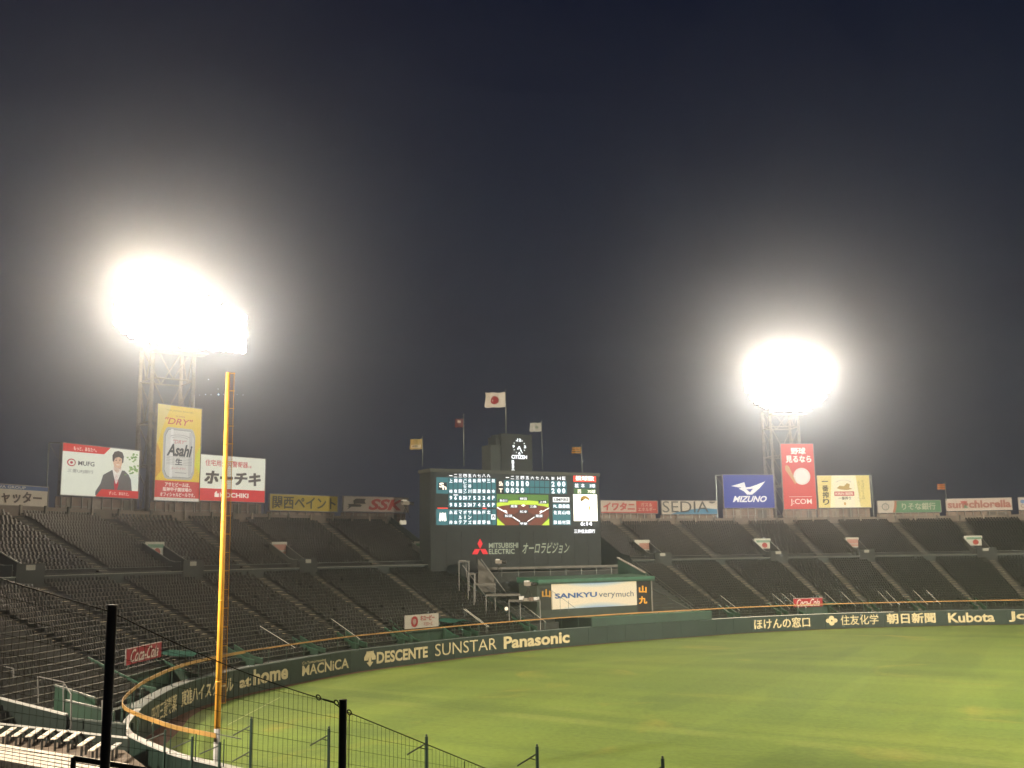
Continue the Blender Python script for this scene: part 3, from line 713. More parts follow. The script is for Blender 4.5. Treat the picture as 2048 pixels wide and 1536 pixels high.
# ------------------------------------------------------------------ floodlight towers
m_lamp = bpy.data.materials.new('lamp_lens'); m_lamp.use_nodes = True
b_ = m_lamp.node_tree.nodes['Principled BSDF']; b_.inputs['Emission Color'].default_value = (1, .93, .80, 1); b_.inputs['Emission Strength'].default_value = 40; m_lamp.cycles.emission_sampling = 'NONE'
lm = MB(); n = 12
ring = [(math.cos(2 * math.pi * i / n), math.sin(2 * math.pi * i / n)) for i in range(n)]
lm.add([(x * .475, .02, y * .475) for x, y in ring], [tuple(range(n))[::-1]]); lens_mesh = lm.mesh('lens'); lens_mesh.materials.append(m_lamp)
hm_ = MB(); hm_.add([(x * .485, 0, y * .485) for x, y in ring] + [(x * .16, .5, y * .16) for x, y in ring], [(i, (i + 1) % n, n + (i + 1) % n, n + i) for i in range(n)] + [tuple(range(n, 2 * n))[::-1]])
hous_mesh = hm_.mesh('housing'); hous_mesh.materials.append(m_steel)
def tower(c, ang, label, half, colrows, zb, group='floodlight towers'):
    e = np.array((math.cos(ang), math.sin(ang))); nn = np.array((e[1], -e[0]))       # nn faces the field
    t = thing('floodlight_tower', label, 'light tower', (*c, 15), group)
    hw = 3.0; zt = zb + 1.0
    cs = [c + e * a * hw + nn * b for a in (-1, 1) for b in (-3.2, -8.6)]
    for q in cs: MB().cone((*q, 14.5), (*q, zt), .34, .26, 10).build('leg', m_steel, t, True)
    z = 20.0
    while z < zt - 2:
        z2 = min(z + 6.2, zt)
        for i, j in ((0, 2), (1, 3), (0, 1), (2, 3)):
            MB().bar((*cs[i], z), (*cs[j], z), .24, n=6).build('strut', m_steel, t)
            mid = (cs[i] + cs[j]) / 2
            MB().bar((*cs[i], z2), (*mid, z), .20, n=6).build('brace', m_steel, t); MB().bar((*cs[j], z2), (*mid, z), .20, n=6).build('brace', m_steel, t)
        z = z2
    # the bank
    ncol = len(colrows); sp = 2 * half / ncol; fr = MB()
    for i, nr in enumerate(colrows):
        nr, o0 = nr if isinstance(nr, tuple) else (nr, 0)
        u = -half + sp * (i + .5); q = c + e * u
        fr.bar((*(q - nn * .35), zb + o0 * .98 - .1), (*(q - nn * .35), zb + (nr + o0) * .98), .1)
        for j in range(nr):
            z = zb + .98 * (j + o0 + .5)
            o = bpy.data.objects.new('lamp', hous_mesh); col.objects.link(o); o.location = (q[0], q[1], z); o.rotation_euler = (math.radians(14), 0, ang); o.parent = t; o.matrix_parent_inverse = Matrix.Translation(-Vector(t.location))
            l = bpy.data.objects.new('lens', lens_mesh); col.objects.link(l); l.parent = o; l.location = (0, -.03, 0)
    spans = [(q if isinstance(q, tuple) else (q, 0)) for q in colrows]
    for j in range(int(max(n + o for n, o in spans)) + 1):
        us = [-half + sp * i for i, (n, o) in enumerate(spans) if o - .6 <= j <= n + o + .6]; z = zb + .98 * j
        if us: fr.bar((*(c + e * us[0] - nn * .4), z), (*(c + e * (us[-1] + sp) - nn * .4), z), .1)
    fr.build('lamp_frame', m_steel, t)
    MB().hexa([(*(c + e * a * half + nn * b), z) for z in (zb - .75, zb - .6) for a, b in ((-.4, .5), (.4, .5), (.4, -2.4), (-.4, -2.4))]).build('catwalk', m_steel, t)
    return t
zb_l = D(350, 694, 144)[2]; zb_r = D(1578, 822, 213)[2]
tower(np.array((-47.0, 144.0)), math.radians(37), 'left floodlight tower with its blazing lamp bank above the beer billboard', 9.6,
      [(7, 2), (9, 1), (10, .5), (11, 0), (11, 0), (11, 0), (11, 0), (11, 0), (10, 0), (10, 0), (9, 0), (9, 0), (9, 0), (8, 0), (8, 0), (7, 0), (7, 0), (6, 0), (6, 0)], zb_l)
NR = 19; ell = []
for i in range(NR):
    h = 13 * (1 - abs((i + .5) / NR * 2 - 1) ** 2.6) ** (1 / 2.2); h = max(4, round(h)); ell.append((h, (13 - h) / 2))
tower(np.array((57.6, 212.8)), math.radians(4), 'right floodlight tower with its blazing lamp bank above the red billboard', 9.1, ell, zb_r)

# ------------------------------------------------------------------ billboards along the top of the stands
def onc(px, py, t): return CS.at(CS.hit(px, py, t), t)
def zat(P_, px, py): r = ray(px, py); return HC + r[2] / r[1] * P_[1]
def billboard(TLp, TRp, BLp, BRp, t, label, glow, base_c, frames=(), group=None, legs=True):
    mL = ((TLp[0] + BLp[0]) / 2, (TLp[1] + BLp[1]) / 2); mR = ((TRp[0] + BRp[0]) / 2, (TRp[1] + BRp[1]) / 2)
    A, Bq = onc(*mL, t), onc(*mR, t)
    z1 = (zat(A, *TLp) + zat(Bq, *TRp)) / 2; z0 = (zat(A, *BLp) + zat(Bq, *BRp)) / 2
    o = thing('billboard', label, 'billboard', (*((A + Bq) / 2), z0), group)
    B = Board(A, Bq, z0, z1, o, glow=glow); n_ = -B.n; L = B.L
    MB().wallstrip([A, Bq], z0, z1, .5).build('case', m_frame, o)
    B.rect(0, 0, 1, 1, base_c, 0, 'panel')
    fr = MB(); k = .10 / L; h = z1 - z0
    for (u0, w0, u1, w1) in ((-k, -.1 / h, 0, 1 + .1 / h), (1, -.1 / h, 1 + k, 1 + .1 / h), (0, -.1 / h, 1, 0), (0, 1, 1, 1 + .1 / h)):
        a, b, c, d = B.P(u0, w0, .12), B.P(u1, w0, .12), B.P(u1, w0, -.3), B.P(u0, w0, -.3); a1, b1, c1, d1 = B.P(u0, w1, .12), B.P(u1, w1, .12), B.P(u1, w1, -.3), B.P(u0, w1, -.3)
        fr.hexa((a, b, c, d, a1, b1, c1, d1))
    fr.build('edge_frame', m_frame, o)
    if legs:
        for u in np.arange(.5 / L, 1, 1.6 / L):
            q = B.P(u, 0, -.35); MB().bar((q[0], q[1], 17.8), (q[0], q[1], z0), .16).build('leg', m_steel, o)
        q0, q1 = B.P(0, 0, -.7), B.P(1, 0, -.7); zc = (18.3 + z0) / 2
        if z0 > 19.6:
            MB().bar((q0[0], q0[1], zc), (q1[0], q1[1], zc), .12).build('crossbar', m_steel, o)
            MB().wallstrip([q0[:2], q1[:2]], 18.3, z0 - .2, .1).build('screen', m_brown, o)
            for u in rng.uniform(.05, .9, 3):
                a, b = B.P(u, 0, -.55), B.P(min(1, u + rng.uniform(.06, .16)), 0, -.55)
                MB().wallstrip([a[:2], b[:2]], 18.4, z0 - rng.uniform(.25, .5), .06).build('cladding_sheet', m_concl if u < .5 else m_conc, o)
    for side in frames:
        u = -1.0 / L if side == 'L' else 1 + 1.0 / L
        q = B.P(u, 0, -1.2); e_ = B.P(0 if side == 'L' else 1, 1, -.3)
        MB().bar((q[0], q[1], 18), (q[0], q[1], z1), .14).build('side_pole', m_rail, o)
        MB().bar((q[0], q[1], z1), (e_[0], e_[1], z1), .14).build('top_arm', m_rail, o)
        MB().bar((q[0], q[1], z1 - .1), (e_[0], e_[1], z1 - 2.2), .07).build('stay', m_steel, o)
    return B
T0 = TOPT + .75
BG = 'unlit sponsor boards along the top of the stands'
B = billboard((-150, 968), (95, 967), (-150, 1008), (95, 1008), T0, 'white shutter company board with brown katakana and blue strip at the far left edge', 0, '#d5cfc2', group=BG)
u0, u1 = B.uw(-70, 990)[0], B.uw(83, 990)[0]
B.rect(0, .80, 1, 1, '#3d5e9c', 1, 'strip'); B.text('SANWA GROUP', B.uw(-30, 970)[0], .83, B.uw(51, 970)[0], .97, '#d8dde0', .02)
B.text('三和シャッター', u0, .10, u1, .72, '#4a3226', .04); B.done()

B = billboard((125, 888), (279, 900), (120, 990), (275, 996), T0, 'white bank billboard with red corners and a printed man in a grey suit', .62, '#e6e8d6', 'L')
B.rect(0, 0, 1, 1, '#e6e8d6', 0, 'panel')
B.poly([(0, 1), (.60, 1), (.52, .855), (0, .845)], '#d0281e'); B.poly([(.43, 0), (1, 0), (1, .15), (.50, .15)], '#c8201c', 3)
B.text('もっと、あなたへ。', .13, .88, .42, .96, '#f6e8e0', .01, lvl=2); B.text('ずっと、あなたと。', .60, .045, .87, .115, '#f6e8e0', .01, lvl=4)
B.disc(.115, .635, .054, .075, '#c03030', 1, 'logo', inner=.72, a0=60, a1=300); B.disc(.115, .635, .054, .075, '#b87868', 1, 'logo', inner=.72, a0=-60, a1=60); B.disc(.115, .635, .018, .027, '#b42430', 1, 'logo')
B.text('MUFG', .195, .59, .40, .68, '#55504a', .02); B.text('三菱UFJ銀行', .07, .43, .39, .51, '#6a665f', .0)
for _ in range(46):      # leaves printed in the corner
    x, y = (rng.normal(.93, .05), rng.normal(.86, .06)) if rng.random() < .5 else (rng.normal(.90, .055), rng.normal(.60, .06))
    if .79 < x < .985 and y < .97: B.disc(x, y, .018, .018, '#8fae62' if rng.random() < .6 else '#6f9440', 1, 'leaf_print', n=7)
B.rect(.80, .2, 1, .5, '#cfdcd6', 0, 'sky_print')
suit = [(.43, .02), (.43, .10), (.49, .26), (.52, .44), (.60, .52), (.64, .56), (.80, .56), (.86, .48), (.895, .38), (.915, .14), (.92, .02)]
B.poly(suit, '#5b5a58', 1, 'suit_print'); B.poly([(.635, .56), (.645, .62), (.75, .62), (.765, .56), (.70, .28), (.685, .28)], '#e9e4da', 2, 'shirt_print')
B.poly([(.672, .44), (.70, .48), (.715, .44), (.725, .26), (.705, .12), (.68, .12), (.665, .26)], '#b32030', 2, 'tie_print')
B.poly([(.655, .56), (.655, .66), (.75, .66), (.75, .56), (.70, .49)], '#c79a7c', 2, 'neck_print')
B.disc(.70, .735, .062, .135, '#dcb597', 3, 'face_print')
B.poly([(.628, .74), (.622, .85), (.65, .93), (.70, .955), (.755, .93), (.778, .85), (.772, .72), (.755, .70), (.752, .80), (.71, .83), (.66, .80), (.645, .72)], '#453a33', 4, 'hair_print')
for x in (.675, .725): B.disc(x, .755, .010, .009, '#3b2f2a', 4, 'face_print'); B.rect(x - .014, .782, x + .014, .79, '#4a3b33', 4, 'face_print')
B.poly([(.695, .70), (.703, .745), (.708, .70)], '#c29273', 4, 'face_print'); B.poly([(.675, .675), (.727, .675), (.715, .655), (.688, .655)], '#f0e2d8', 4, 'face_print'); B.done()

B = billboard((316, 808), (404, 818), (307, 1000), (396, 1003), T0 - .3, 'tall yellow billboard of a silver beer can with red foot under the left floodlights', .56, '#e2c43a')
B.poly([(0, 1), (0, .55), (.12, .75), (.3, 1)], '#d9c878', 1, 'glow_print'); B.poly([(0, .22), (0, .62), (.10, .5), (.12, .3)], '#cf9a35', 1, 'glow_print'); B.poly([(1, .3), (1, .6), (.9, .5), (.88, .38)], '#d8d83a', 1, 'glow_print')
B.text('THE JAPAN BRAND', .18, .935, .80, .955, '#a08a3a', .0); B.text('SUPER', .40, .88, .62, .90, '#b5803a', .0)
B.text('"DRY"', .17, .80, .80, .87, '#c0502c', .012, .25)
can = [(.20, .75), (.24, .768), (.78, .768), (.82, .75), (.87, .69), (.87, .30), (.82, .235), (.76, .222), (.27, .222), (.21, .235), (.15, .30), (.15, .69)]
B.poly(can, '#b4b4ae', 1, 'can_print'); B.poly([(lerp(.51, x, .9), lerp(.495, y, .92)) for x, y in can], '#6d6f70', 2, 'can_print'); B.poly([(lerp(.51, x, .885), lerp(.495, y, .905)) for x, y in can], '#d3d3cb', 3, 'can_print')
B.rect(.30, .24, .36, .75, '#e2e2dc', 4, 'can_print'); B.rect(.72, .26, .80, .73, '#bdbdb8', 4, 'can_print')
B.disc(.51, .66, .24, .035, '#8a8a86', 5, 'can_print', a0=20, a1=160, inner=.9, n=14); B.disc(.51, .645, .20, .03, '#8a8a86', 5, 'can_print', a0=20, a1=160, inner=.9, n=14)
B.text('"DRY"', .36, .60, .66, .64, '#c05a4c', .0, .25, 5); B.text('Asahi', .22, .465, .80, .595, '#3c3a36', .045, .30, 5); B.text('生', .42, .375, .58, .445, '#3c3a36', .03, 0, 5)
for k in range(5): B.rect(.22, .378 + .016 * k, .40, .381 + .016 * k, '#7d7d78', 5); B.rect(.60, .378 + .016 * k, .80, .381 + .016 * k, '#7d7d78', 5)
B.text('スーパードライ', .34, .325, .66, .352, '#c04848', .01, .2, 5); B.rect(.22, .458, .80, .461, '#7d7d78', 5); B.rect(.42, .29, .68, .296, '#8a8a86', 5)
B.rect(0, .03, 1, .205, '#c63a30', 1, 'foot_print'); B.rect(0, 0, 1, .03, '#d8d4c8', 1, 'foot_print')
B.text('アサヒビールは、', .22, .145, .78, .190, '#f4e6dc', .03); B.text('阪神甲子園球場の', .18, .095, .82, .138, '#f4e6dc', .03); B.text('オフィシャルビールです。', .12, .04, .90, .085, '#f4e6dc', .03)
B.text('お酒は二十歳になってから', .12, .008, .9, .022, '#a8a090', 0); B.done()

B = billboard((401, 910), (531, 917), (398, 1001), (528, 1004), T0 + .15, 'white billboard with heavy dark katakana and red foot right of the beer can', .62, '#e4e6d4', 'R')
B.rect(0, 0, 1, .265, '#cf2b2c', 1); B.text('住宅用火災警報器', .07, .76, .72, .90, '#c8403a', .01); B.text('は', .73, .765, .78, .82, '#c8403a', .01)
B.text('ホーチキ', .06, .36, .93, .66, '#4c443a', .07, .15)
B.text('HOCHIKI', .30, .08, .74, .185, '#f2e8dc', .05); B.poly([(.22, .08), (.22, .17), (.245, .21), (.255, .21), (.255, .16), (.285, .16), (.285, .08)], '#f2e8dc', 2, 'logo'); B.done()

B = billboard((541, 989), (675, 993), (539, 1020), (674, 1023), T0, 'yellow paint company board with dark lettering left of the scoreboard', 0, '#c2b030', group=BG)
B.text('関西ペイント', .03, .10, .97, .90, '#3a3a30', .02); B.done()
B = billboard((687, 993), (816, 996), (687, 1022), (816, 1024), T0, 'white sports maker board with dark emblem and red slanted letters beside the scoreboard', 0, '#cfc8bc', group=BG)
B.text('SSK', .37, .10, .93, .88, '#c2463a', .07, .3)
B.poly([(.06, .48), (.22, .48), (.25, .38), (.22, .30), (.05, .30), (.09, .39)], '#4a4642', 1, 'logo'); B.poly([(.05, .10), (.08, .3), (.25, .3), (.27, .42), (.24, .48), (.18, .48), (.06, .48), (.09, .30)], '#4a4642', 2, 'logo')
B.poly([(.15, .48), (.14, .72), (.18, .86), (.33, .86), (.31, .70), (.33, .52), (.2, .52)], '#4a4642', 2, 'logo'); B.done()
B = billboard((1201, 1002), (1314, 1002), (1202, 1025), (1315, 1027), T0, 'white and red gas company board just right of the scoreboard', 0, '#cdc3b8', group=BG)
B.rect(.62, 0, 1, 1, '#bb4438', 1); B.rect(0, 0, .62, .10, '#bb4438', 1); B.text('イワタニ', .04, .2, .59, .88, '#c2463a', .06, .1); B.text('ガス＆', .70, .55, .90, .86, '#d8c8bc', .02); B.text('エネルギー', .65, .14, .97, .48, '#d8c8bc', .02); B.done()
B = billboard((1323, 1002), (1433, 1002), (1324, 1028), (1435, 1028), T0, 'white and sea blue board with large thin letters left of the blue billboard', 0, '#cdc9be', group=BG)
B.poly([(.15, 0), (.25, .12), (.45, .28), (.6, .40), (.8, .44), (1, .38), (1, 0)], '#4d8fb8', 1); B.text('SEDIA', .01, .12, .84, .98, '#4e4e48', -.002)
B.disc(.91, .96, .06, .14, '#57564f', 2, 'logo', a0=180, a1=360, n=10); B.done()

B = billboard((1445, 950), (1545, 950), (1449, 1015), (1550, 1016), T0, 'blue billboard with white running bird emblem and white lettering', .62, '#2c3f96', 'L')
B.text('Mizuno'.upper(), .17, .17, .85, .36, '#eef0ee', .06, .35)
B.poly([(.15, .66), (.30, .69), (.42, .78), (.40, .68), (.36, .62), (.30, .58), (.40, .50), (.46, .40), (.56, .40), (.64, .50), (.72, .60), (.84, .81), (.66, .70), (.52, .63), (.44, .62), (.30, .62)], '#eef0ee', 2, 'logo'); B.poly([(.45, .56), (.58, .58), (.52, .47)], '#2c3f96', 3, 'logo'); B.done()

B = billboard((1561, 888), (1626, 888), (1568, 1018), (1633, 1018), T0 - .3, 'tall red cable television billboard with a bat and white ball under the right floodlights', .62, '#cf3a30')
B.text('野球', .30, .84, .76, .945, '#f6ece4', .05); B.text('見るなら', .13, .71, .92, .82, '#f6ece4', .05)
B.poly([(.10, .66), (.16, .675), (.22, .65), (.42, .40), (.38, .38), (.10, .60)], '#c89a6a', 2, 'bat_print')
B.disc(.60, .50, .26, .13, '#dcd6cc', 1, 'ball_print'); B.disc(.60, .50, .20, .10, '#e8e4da', 2, 'ball_print')
B.rect(.17, .185, .87, .190, '#f6ece4', 2); B.text('J:COM', .20, .05, .86, .155, '#f6ece4', .01); B.done()

B = billboard((1633, 951), (1738, 951), (1638, 1015), (1742, 1015), T0, 'golden billboard of a beer can with vertical black writing right of the red billboard', .66, '#e0cd7c', 'R')
B.poly([(.22, 0), (.80, 0), (.74, 1), (.28, 1)], '#f0e8bc', 1, 'glow_print')
B.vtext('一番搾り', .085, .08, .205, .92, '#4c4020', .03)
B.poly([(.31, 0), (.30, .80), (.34, .92), (.66, .92), (.70, .80), (.69, 0)], '#efe6c4', 2, 'can_print'); B.rect(.31, .36, .69, .50, '#c4584c', 3, 'can_print'); B.text('KIRIN BEER', .33, .39, .67, .47, '#f0e2c8', .02, 0, 4)
B.text('一番搾り', .38, .24, .62, .34, '#5a4c28', .02, 0, 4); B.poly([(.36, .60), (.42, .68), (.50, .66), (.56, .76), (.62, .72), (.60, .62), (.66, .58), (.56, .54), (.44, .56)], '#b89a4c', 3, 'emblem_print')
B.disc(.5, .76, .15, .10, '#8f8f88', 3, 'can_print', a0=20, a1=160, inner=.93, n=12); B.disc(.50, .12, .02, .05, '#d0a030', 3, 'can_print')
B.vtext('やっぱりビールは', .84, .25, .89, .85, '#7a6a34', .0, gap=.2); B.vtext('おいしいうれしい', .77, .18, .81, .82, '#7a6a34', .0, gap=.2); B.done()

B = billboard((1754, 1003), (1880, 1000), (1757, 1026), (1882, 1023), T0, 'green bank board with round emblem on white and white writing', 0, '#4f8a60', group=BG)
B.poly([(0, 0), (.23, 0), (.26, .5), (.27, 1), (0, 1)], '#c9c4ba', 1); B.poly([(.23, 0), (.27, 0), (.30, .5), (.305, 1), (.27, 1), (.26, .5)], '#b06a40', 1)
B.disc(.12, .5, .06, .32, '#7d8078', 2, 'logo', inner=.72); B.rect(.11, .35, .115, .8, '#7d8078', 2, 'logo'); B.rect(.13, .3, .135, .9, '#7d8078', 2, 'logo'); B.text('りそな銀行', .38, .2, .92, .82, '#c8ccba', .03); B.done()
B = billboard((1892, 998), (2022, 996), (1893, 1022), (2024, 1019), T0, 'white health food board with pinkish letters and red blocks near the right edge', 0, '#c8bdb2', group=BG)
B.text('sun•chlorella', .02, .2, .99, .86, '#a8685a', .035); B.poly([(.22, .8), (.33, .8), (.30, .5), (.24, .5)], '#b8483c', 1); B.poly([(.24, .2), (.33, .2), (.31, .45), (.26, .45)], '#6a9a78', 1); B.rect(.45, .55, .47, .85, '#b8483c', 1); B.done()
B = billboard((2037, 995), (2170, 993), (2038, 1019), (2172, 1017), T0, 'white board with blue emblem cut by the right edge', 0, '#c8bfb6', group=BG)
B.disc(.06, .68, .035, .16, '#4a78b0', 2, 'logo'); B.disc(.06, .32, .035, .16, '#8a6a60', 2, 'logo', inner=.6); B.text('TOSHIBA'[:0] or '住友電工', .14, .2, .9, .8, '#56524c', .02); B.done()

# ------------------------------------------------------------------ scoreboard
A_sb = D(861, 1000, 156)[:2]; B_sb = D(1199, 1000, 171)[:2]
zt_sb = (D(861, 935, 156)[2] + D(1199, 950, 171)[2]) / 2
sb = thing('scoreboard', 'huge dark green electric scoreboard with lit line ups and scores between the stands', 'scoreboard', (*((A_sb + B_sb) / 2), 9))
B = Board(A_sb, B_sb, 10.7, zt_sb, sb, glow=0)
MB().wallstrip([A_sb, B_sb], 2.0, zt_sb, 4.0).build('body', m_board, sb)
nb = -B.n
q0, q1 = np.array(B.P(-.005, 0, .15)[:2]), np.array(B.P(1.005, 0, .15)[:2])
MB().wallstrip([q0, q1], zt_sb - .45, zt_sb + .08, 4.3).build('parapet', mat('parapet', (.03, .034, .028), .7, .2, .4), sb)
# cladding joints: panels standing a hair proud, seen on the lower face
for i in range(12):
    for j in range(4):
        u0, u1 = i / 12 + .001, (i + 1) / 12 - .001; z0_, z1_ = 2.2 + (j * 4.1 if j < 3 else 0), 0
        w0, w1 = j * .095 + .002, (j + 1) * .095 - .002
        p = [B.P(u0, w0, .0), B.P(u1, w0, .0), B.P(u1, w1, .0), B.P(u0, w1, .0)]; p2 = [B.P(u0, w0, .05), B.P(u1, w0, .05), B.P(u1, w1, .05), B.P(u0, w1, .05)]
        MB().hexa([p[0], p[1], p2[1], p2[0], p[3], p[2], p2[2], p2[3]]).build('cladding_panel', m_board, sb)
def R_(x0, y0, x1, y1):
    a = B.uw(x0, y1); b = B.uw(x1, y0); c = B.uw(x0, y0); d = B.uw(x1, y1); return a[0], (a[1] + d[1]) / 2, b[0], (b[1] + c[1]) / 2
def R(x0, y0, x1, y1, c, lvl=2, name='screen', e=0): B.rect(*R_(x0, y0, x1, y1), c, lvl, name, e)
def T(s, x0, y0, x1, y1, c='#f4f8ff', bold=.02, lvl=5, e=1.5, shear=0, name='lit_lettering'): u0, w0, u1, w1 = R_(x0, y0, x1, y1); B.text(s, u0, w0, u1, w1, c, bold, shear, lvl, name, e)
TEAL = '#2b6f78'; te = .75; DK = '#123038'
R(868, 944, 1196, 1053, '#10201e', 2, 'screen_surround')
R(872, 956, 992, 988, TEAL, 3, 'lineup_screen', te); R(896, 990, 992, 1002, TEAL, 3, 'lineup_screen', te); R(896, 1004, 992, 1015, TEAL, 3, 'lineup_screen', te); R(872, 1018.5, 992, 1050, TEAL, 3, 'lineup_screen', te)
R(876, 965, 893, 980, '#141414', 4); T('S', 877.5, 965.5, 887, 975, '#fff4e0', .06, 5, 1.4); T('h', 884, 970, 892, 979.5, '#fff4e0', .06, 5, 1.4)
u0, w0, u1, w1 = R_(877, 1025, 892, 1043)
B.poly([(lerp(u0, u1, x), lerp(w0, w1, y)) for x, y in ((0, .1), (.1, 1), (.3, .9), (.5, 1), (.7, .9), (.9, 1), (1, .1), (.75, 0), (.6, .2), (.5, 0), (.35, .2), (.2, 0))], '#fff8ee', 5, 'lit_lettering', 1.4)
R(874, 1015.2, 895, 1017.6, '#e04030', 4, 'marker', 1.2); R(964, 1015.6, 972.5, 1018, '#e04030', 4, 'marker', 1.2); R(906, 989, 915.5, 991, '#f4f8ff', 4, 'marker', 1.2)
cx = [900.8 + 9.42 * i for i in range(10)]
for i, ch in enumerate('一二三四五六七八九'):
    if ch == '一': R(cx[i] - 3.4, 950.8, cx[i] + 3.4, 952.2, '#ffffff', 5, 'lit_lettering', 1.6)
    else: T(ch, cx[i] - 3.4, 948.3, cx[i] + 3.4, 954.7, bold=.02, e=1.4)
    X_ = 1013.8 + 9.95 * i
    if ch == '一': R(X_ - 3.4, 954.4, X_ + 3.4, 955.8, '#ffffff', 5, 'lit_lettering', 1.6)
    else: T(ch, X_ - 3.4, 952 + i * .15, X_ + 3.4, 958.2 + i * .15, e=1.4)
for ch, X_ in zip('計HE', (1105, 1116.8, 1126.4)): T(ch, X_ - 3.3, 953.5, X_ + 3.3, 960, e=1.4)
for i, nm in enumerate(['上林', '周東', '柳田', 'バレンティン', '長谷川', '松田', '栗原', '甲斐', '三森', '松本']):
    n = len(nm); hh = 7.2 if n <= 3 else 30 / n
    ys = [958 + 7.2 * .5 - 3.6, 979] if n == 2 else ([958, 968.5, 979] if n == 3 else [957.5 + k * 5 for k in range(6)])
    for ch, y in zip(nm, ys): T(ch, cx[i] - 3.3, y, cx[i] + 3.3, y + (7.2 if n < 4 else 4.4), bold=.02)
for i, nm in enumerate(['糸井', '近本', 'マルテ', 'ボーア', 'サンズ', '福留', '糸原', '梅野', '北條']):
    ys = [1021, 1041] if len(nm) == 2 else [1021, 1031, 1041]
    for ch, y in zip(nm, ys):
        if ch == 'ー': R(cx[i] - .7, y, cx[i] + .7, y + 7, '#ffffff', 5, 'lit_lettering', 1.5)
        else: T(ch, cx[i] - 3.3, y, cx[i] + 3.3, y + 7.4, bold=.02)
R(cx[9] - 4, 1029, cx[9] + 4, 1039, '#f4f8ff', 5, 'lit_lettering', 1.3); T('西', cx[9] - 2.8, 1030.5, cx[9] + 2.8, 1037.5, '#30505a', .03, 6, .2)
for j, (row, y) in enumerate(((['9', '6', '8', 'DH', '7', '5', '3', '2', '4', 'P'], 992), (['9', '8', '5', '3', 'DH', '7', '4', '2', '6', 'P'], 1006))):
    for i, s_ in enumerate(row): T(s_, cx[i] - (2.4 if len(s_) == 1 else 3.8), y, cx[i] + (2.4 if len(s_) == 1 else 3.8), y + 7.6, bold=.04)
for i in range(11): R(896 + i * 9.6 - .25, 956, 896 + i * 9.6 + .25, 1050, DK, 4, 'grid')
R(995, 961, 1006, 973.5, '#141414', 3); R(995, 975, 1006, 986.5, '#141414', 3); T('Sh', 997, 963, 1004.5, 972, '#fff4e0', .06, 5, 1.3); T('T', 997, 977, 1004.5, 985, '#fff4e0', .08, 5, 1.3)
for y0, y1 in ((961, 973.6), (975, 986.8)):
    R(1007.5, y0, 1098, y1, TEAL, 3, 'score_screen', te); R(1100.5, y0 + .8, 1132.5, y1 + .8, TEAL, 3, 'score_screen', te)
for i in range(1, 9): R(1008.8 + i * 9.95 - .3, 961, 1008.8 + i * 9.95 + .3, 987, DK, 4, 'grid')
for i, ch in enumerate('00110'): X_ = 1013.8 + 9.95 * i; T(ch, X_ - (3.1 if ch == '0' else 1.9), 962.4, X_ + (3.1 if ch == '0' else 1.9), 972.6, bold=.045)
for i, ch in enumerate('0020'): X_ = 1013.8 + 9.95 * i; T(ch, X_ - 3.1, 975.8, X_ + 3.1, 985.6, bold=.045)
for i, ch in enumerate('200'): X_ = (1105, 1116.8, 1126.4)[i]; T(ch, X_ - 3, 963.2, X_ + 3, 973.2, bold=.045); T(ch, X_ - 3, 976.8, X_ + 3, 986.8, bold=.045)
# diamond graphic
u0, w0, u1, w1 = R_(993, 989, 1096, 1050.5)
def fp_(pts, c, lvl, e): B.poly([(lerp(u0, u1, x), lerp(w0, w1, y)) for x, y in pts], c, lvl, 'field_screen', e)
fp_([(0, 0), (1, 0), (1, 1), (0, 1)], '#4f7a2c', 3, .8)
arc = [(x, .62 + .17 * math.sqrt(max(0, 1 - ((x - .5) / .56) ** 2)) / .9) for x in np.linspace(0, 1, 13)]
fp_([(0, .5)] + arc + [(1, .5), (.75, .58), (.5, .60), (.25, .58)], '#b8d23c', 4, 1.0)
arc2 = [(x, .52 + .15 * math.sqrt(max(0, 1 - ((x - .5) / .55) ** 2))) for x in np.linspace(0, 1, 13)]
fp_([(.0, .30)] + arc2 + [(1, .30), (.86, 0), (.14, 0)], '#6f3420', 5, .8); fp_([(.22, .28), (.5, .50), (.78, .28), (.62, .08), (.38, .08)], '#552a1c', 6, .6)
fp_([(0, .22), (0, 0), (.15, 0)], '#b8d23c', 6, 1.0); fp_([(1, .22), (1, 0), (.85, 0)], '#b8d23c', 6, 1.0)
for a, b2 in (((0, .55), (.19, .37)), ((1, .55), (.81, .37)), ((.29, .25), (.43, .10)), ((.71, .25), (.57, .10))): fp_([(a[0], a[1]), (a[0] + .005, a[1] + .035), (b2[0] + .005, b2[1] + .035), (b2[0], b2[1])], '#ffffff', 7, 1.4)
for x, y in ((.5, .64), (.15, .45), (.85, .45)): fp_([(x - .045, y), (x, y - .04), (x + .045, y), (x, y + .04)], '#fffaf0', 7, 1.4)
for s_, x, y, w in (('柳田', .5, .86, .085), ('長谷川', .12, .79, .09), ('上林', .88, .76, .085), ('周東', .32, .61, .08), ('三森', .69, .61, .08), ('松本', .5, .44, .09), ('松田', .21, .30, .085), ('栗原', .80, .30, .085), ('甲斐', .5, .05, .085)):
    fp_([(x - w, y - .055), (x + w, y - .055), (x + w, y + .055), (x - w, y + .055)], DK, 7, .5)
    B.text(s_, lerp(u0, u1, x - w * .8), lerp(w0, w1, y - .042), lerp(u0, u1, x + w * .8), lerp(w0, w1, y + .042), '#f4f8ff', .01, 0, 8, 'lit_lettering', 1.4)
R(1105, 994.5, 1138, 1004.5, '#eef2f2', 3, 'umpire_screen', 1.1); T('UMPIRE', 1107, 996.5, 1136, 1002.5, '#1c2c2c', .02, 5, .1)
R(1105, 1007.5, 1139, 1017, TEAL, 3, 'umpire_screen', te); T('PL 塁塁塁', 1106, 1009, 1138, 1016, bold=.02)
R(1105, 1020, 1140.5, 1050, TEAL, 3, 'umpire_screen', te)
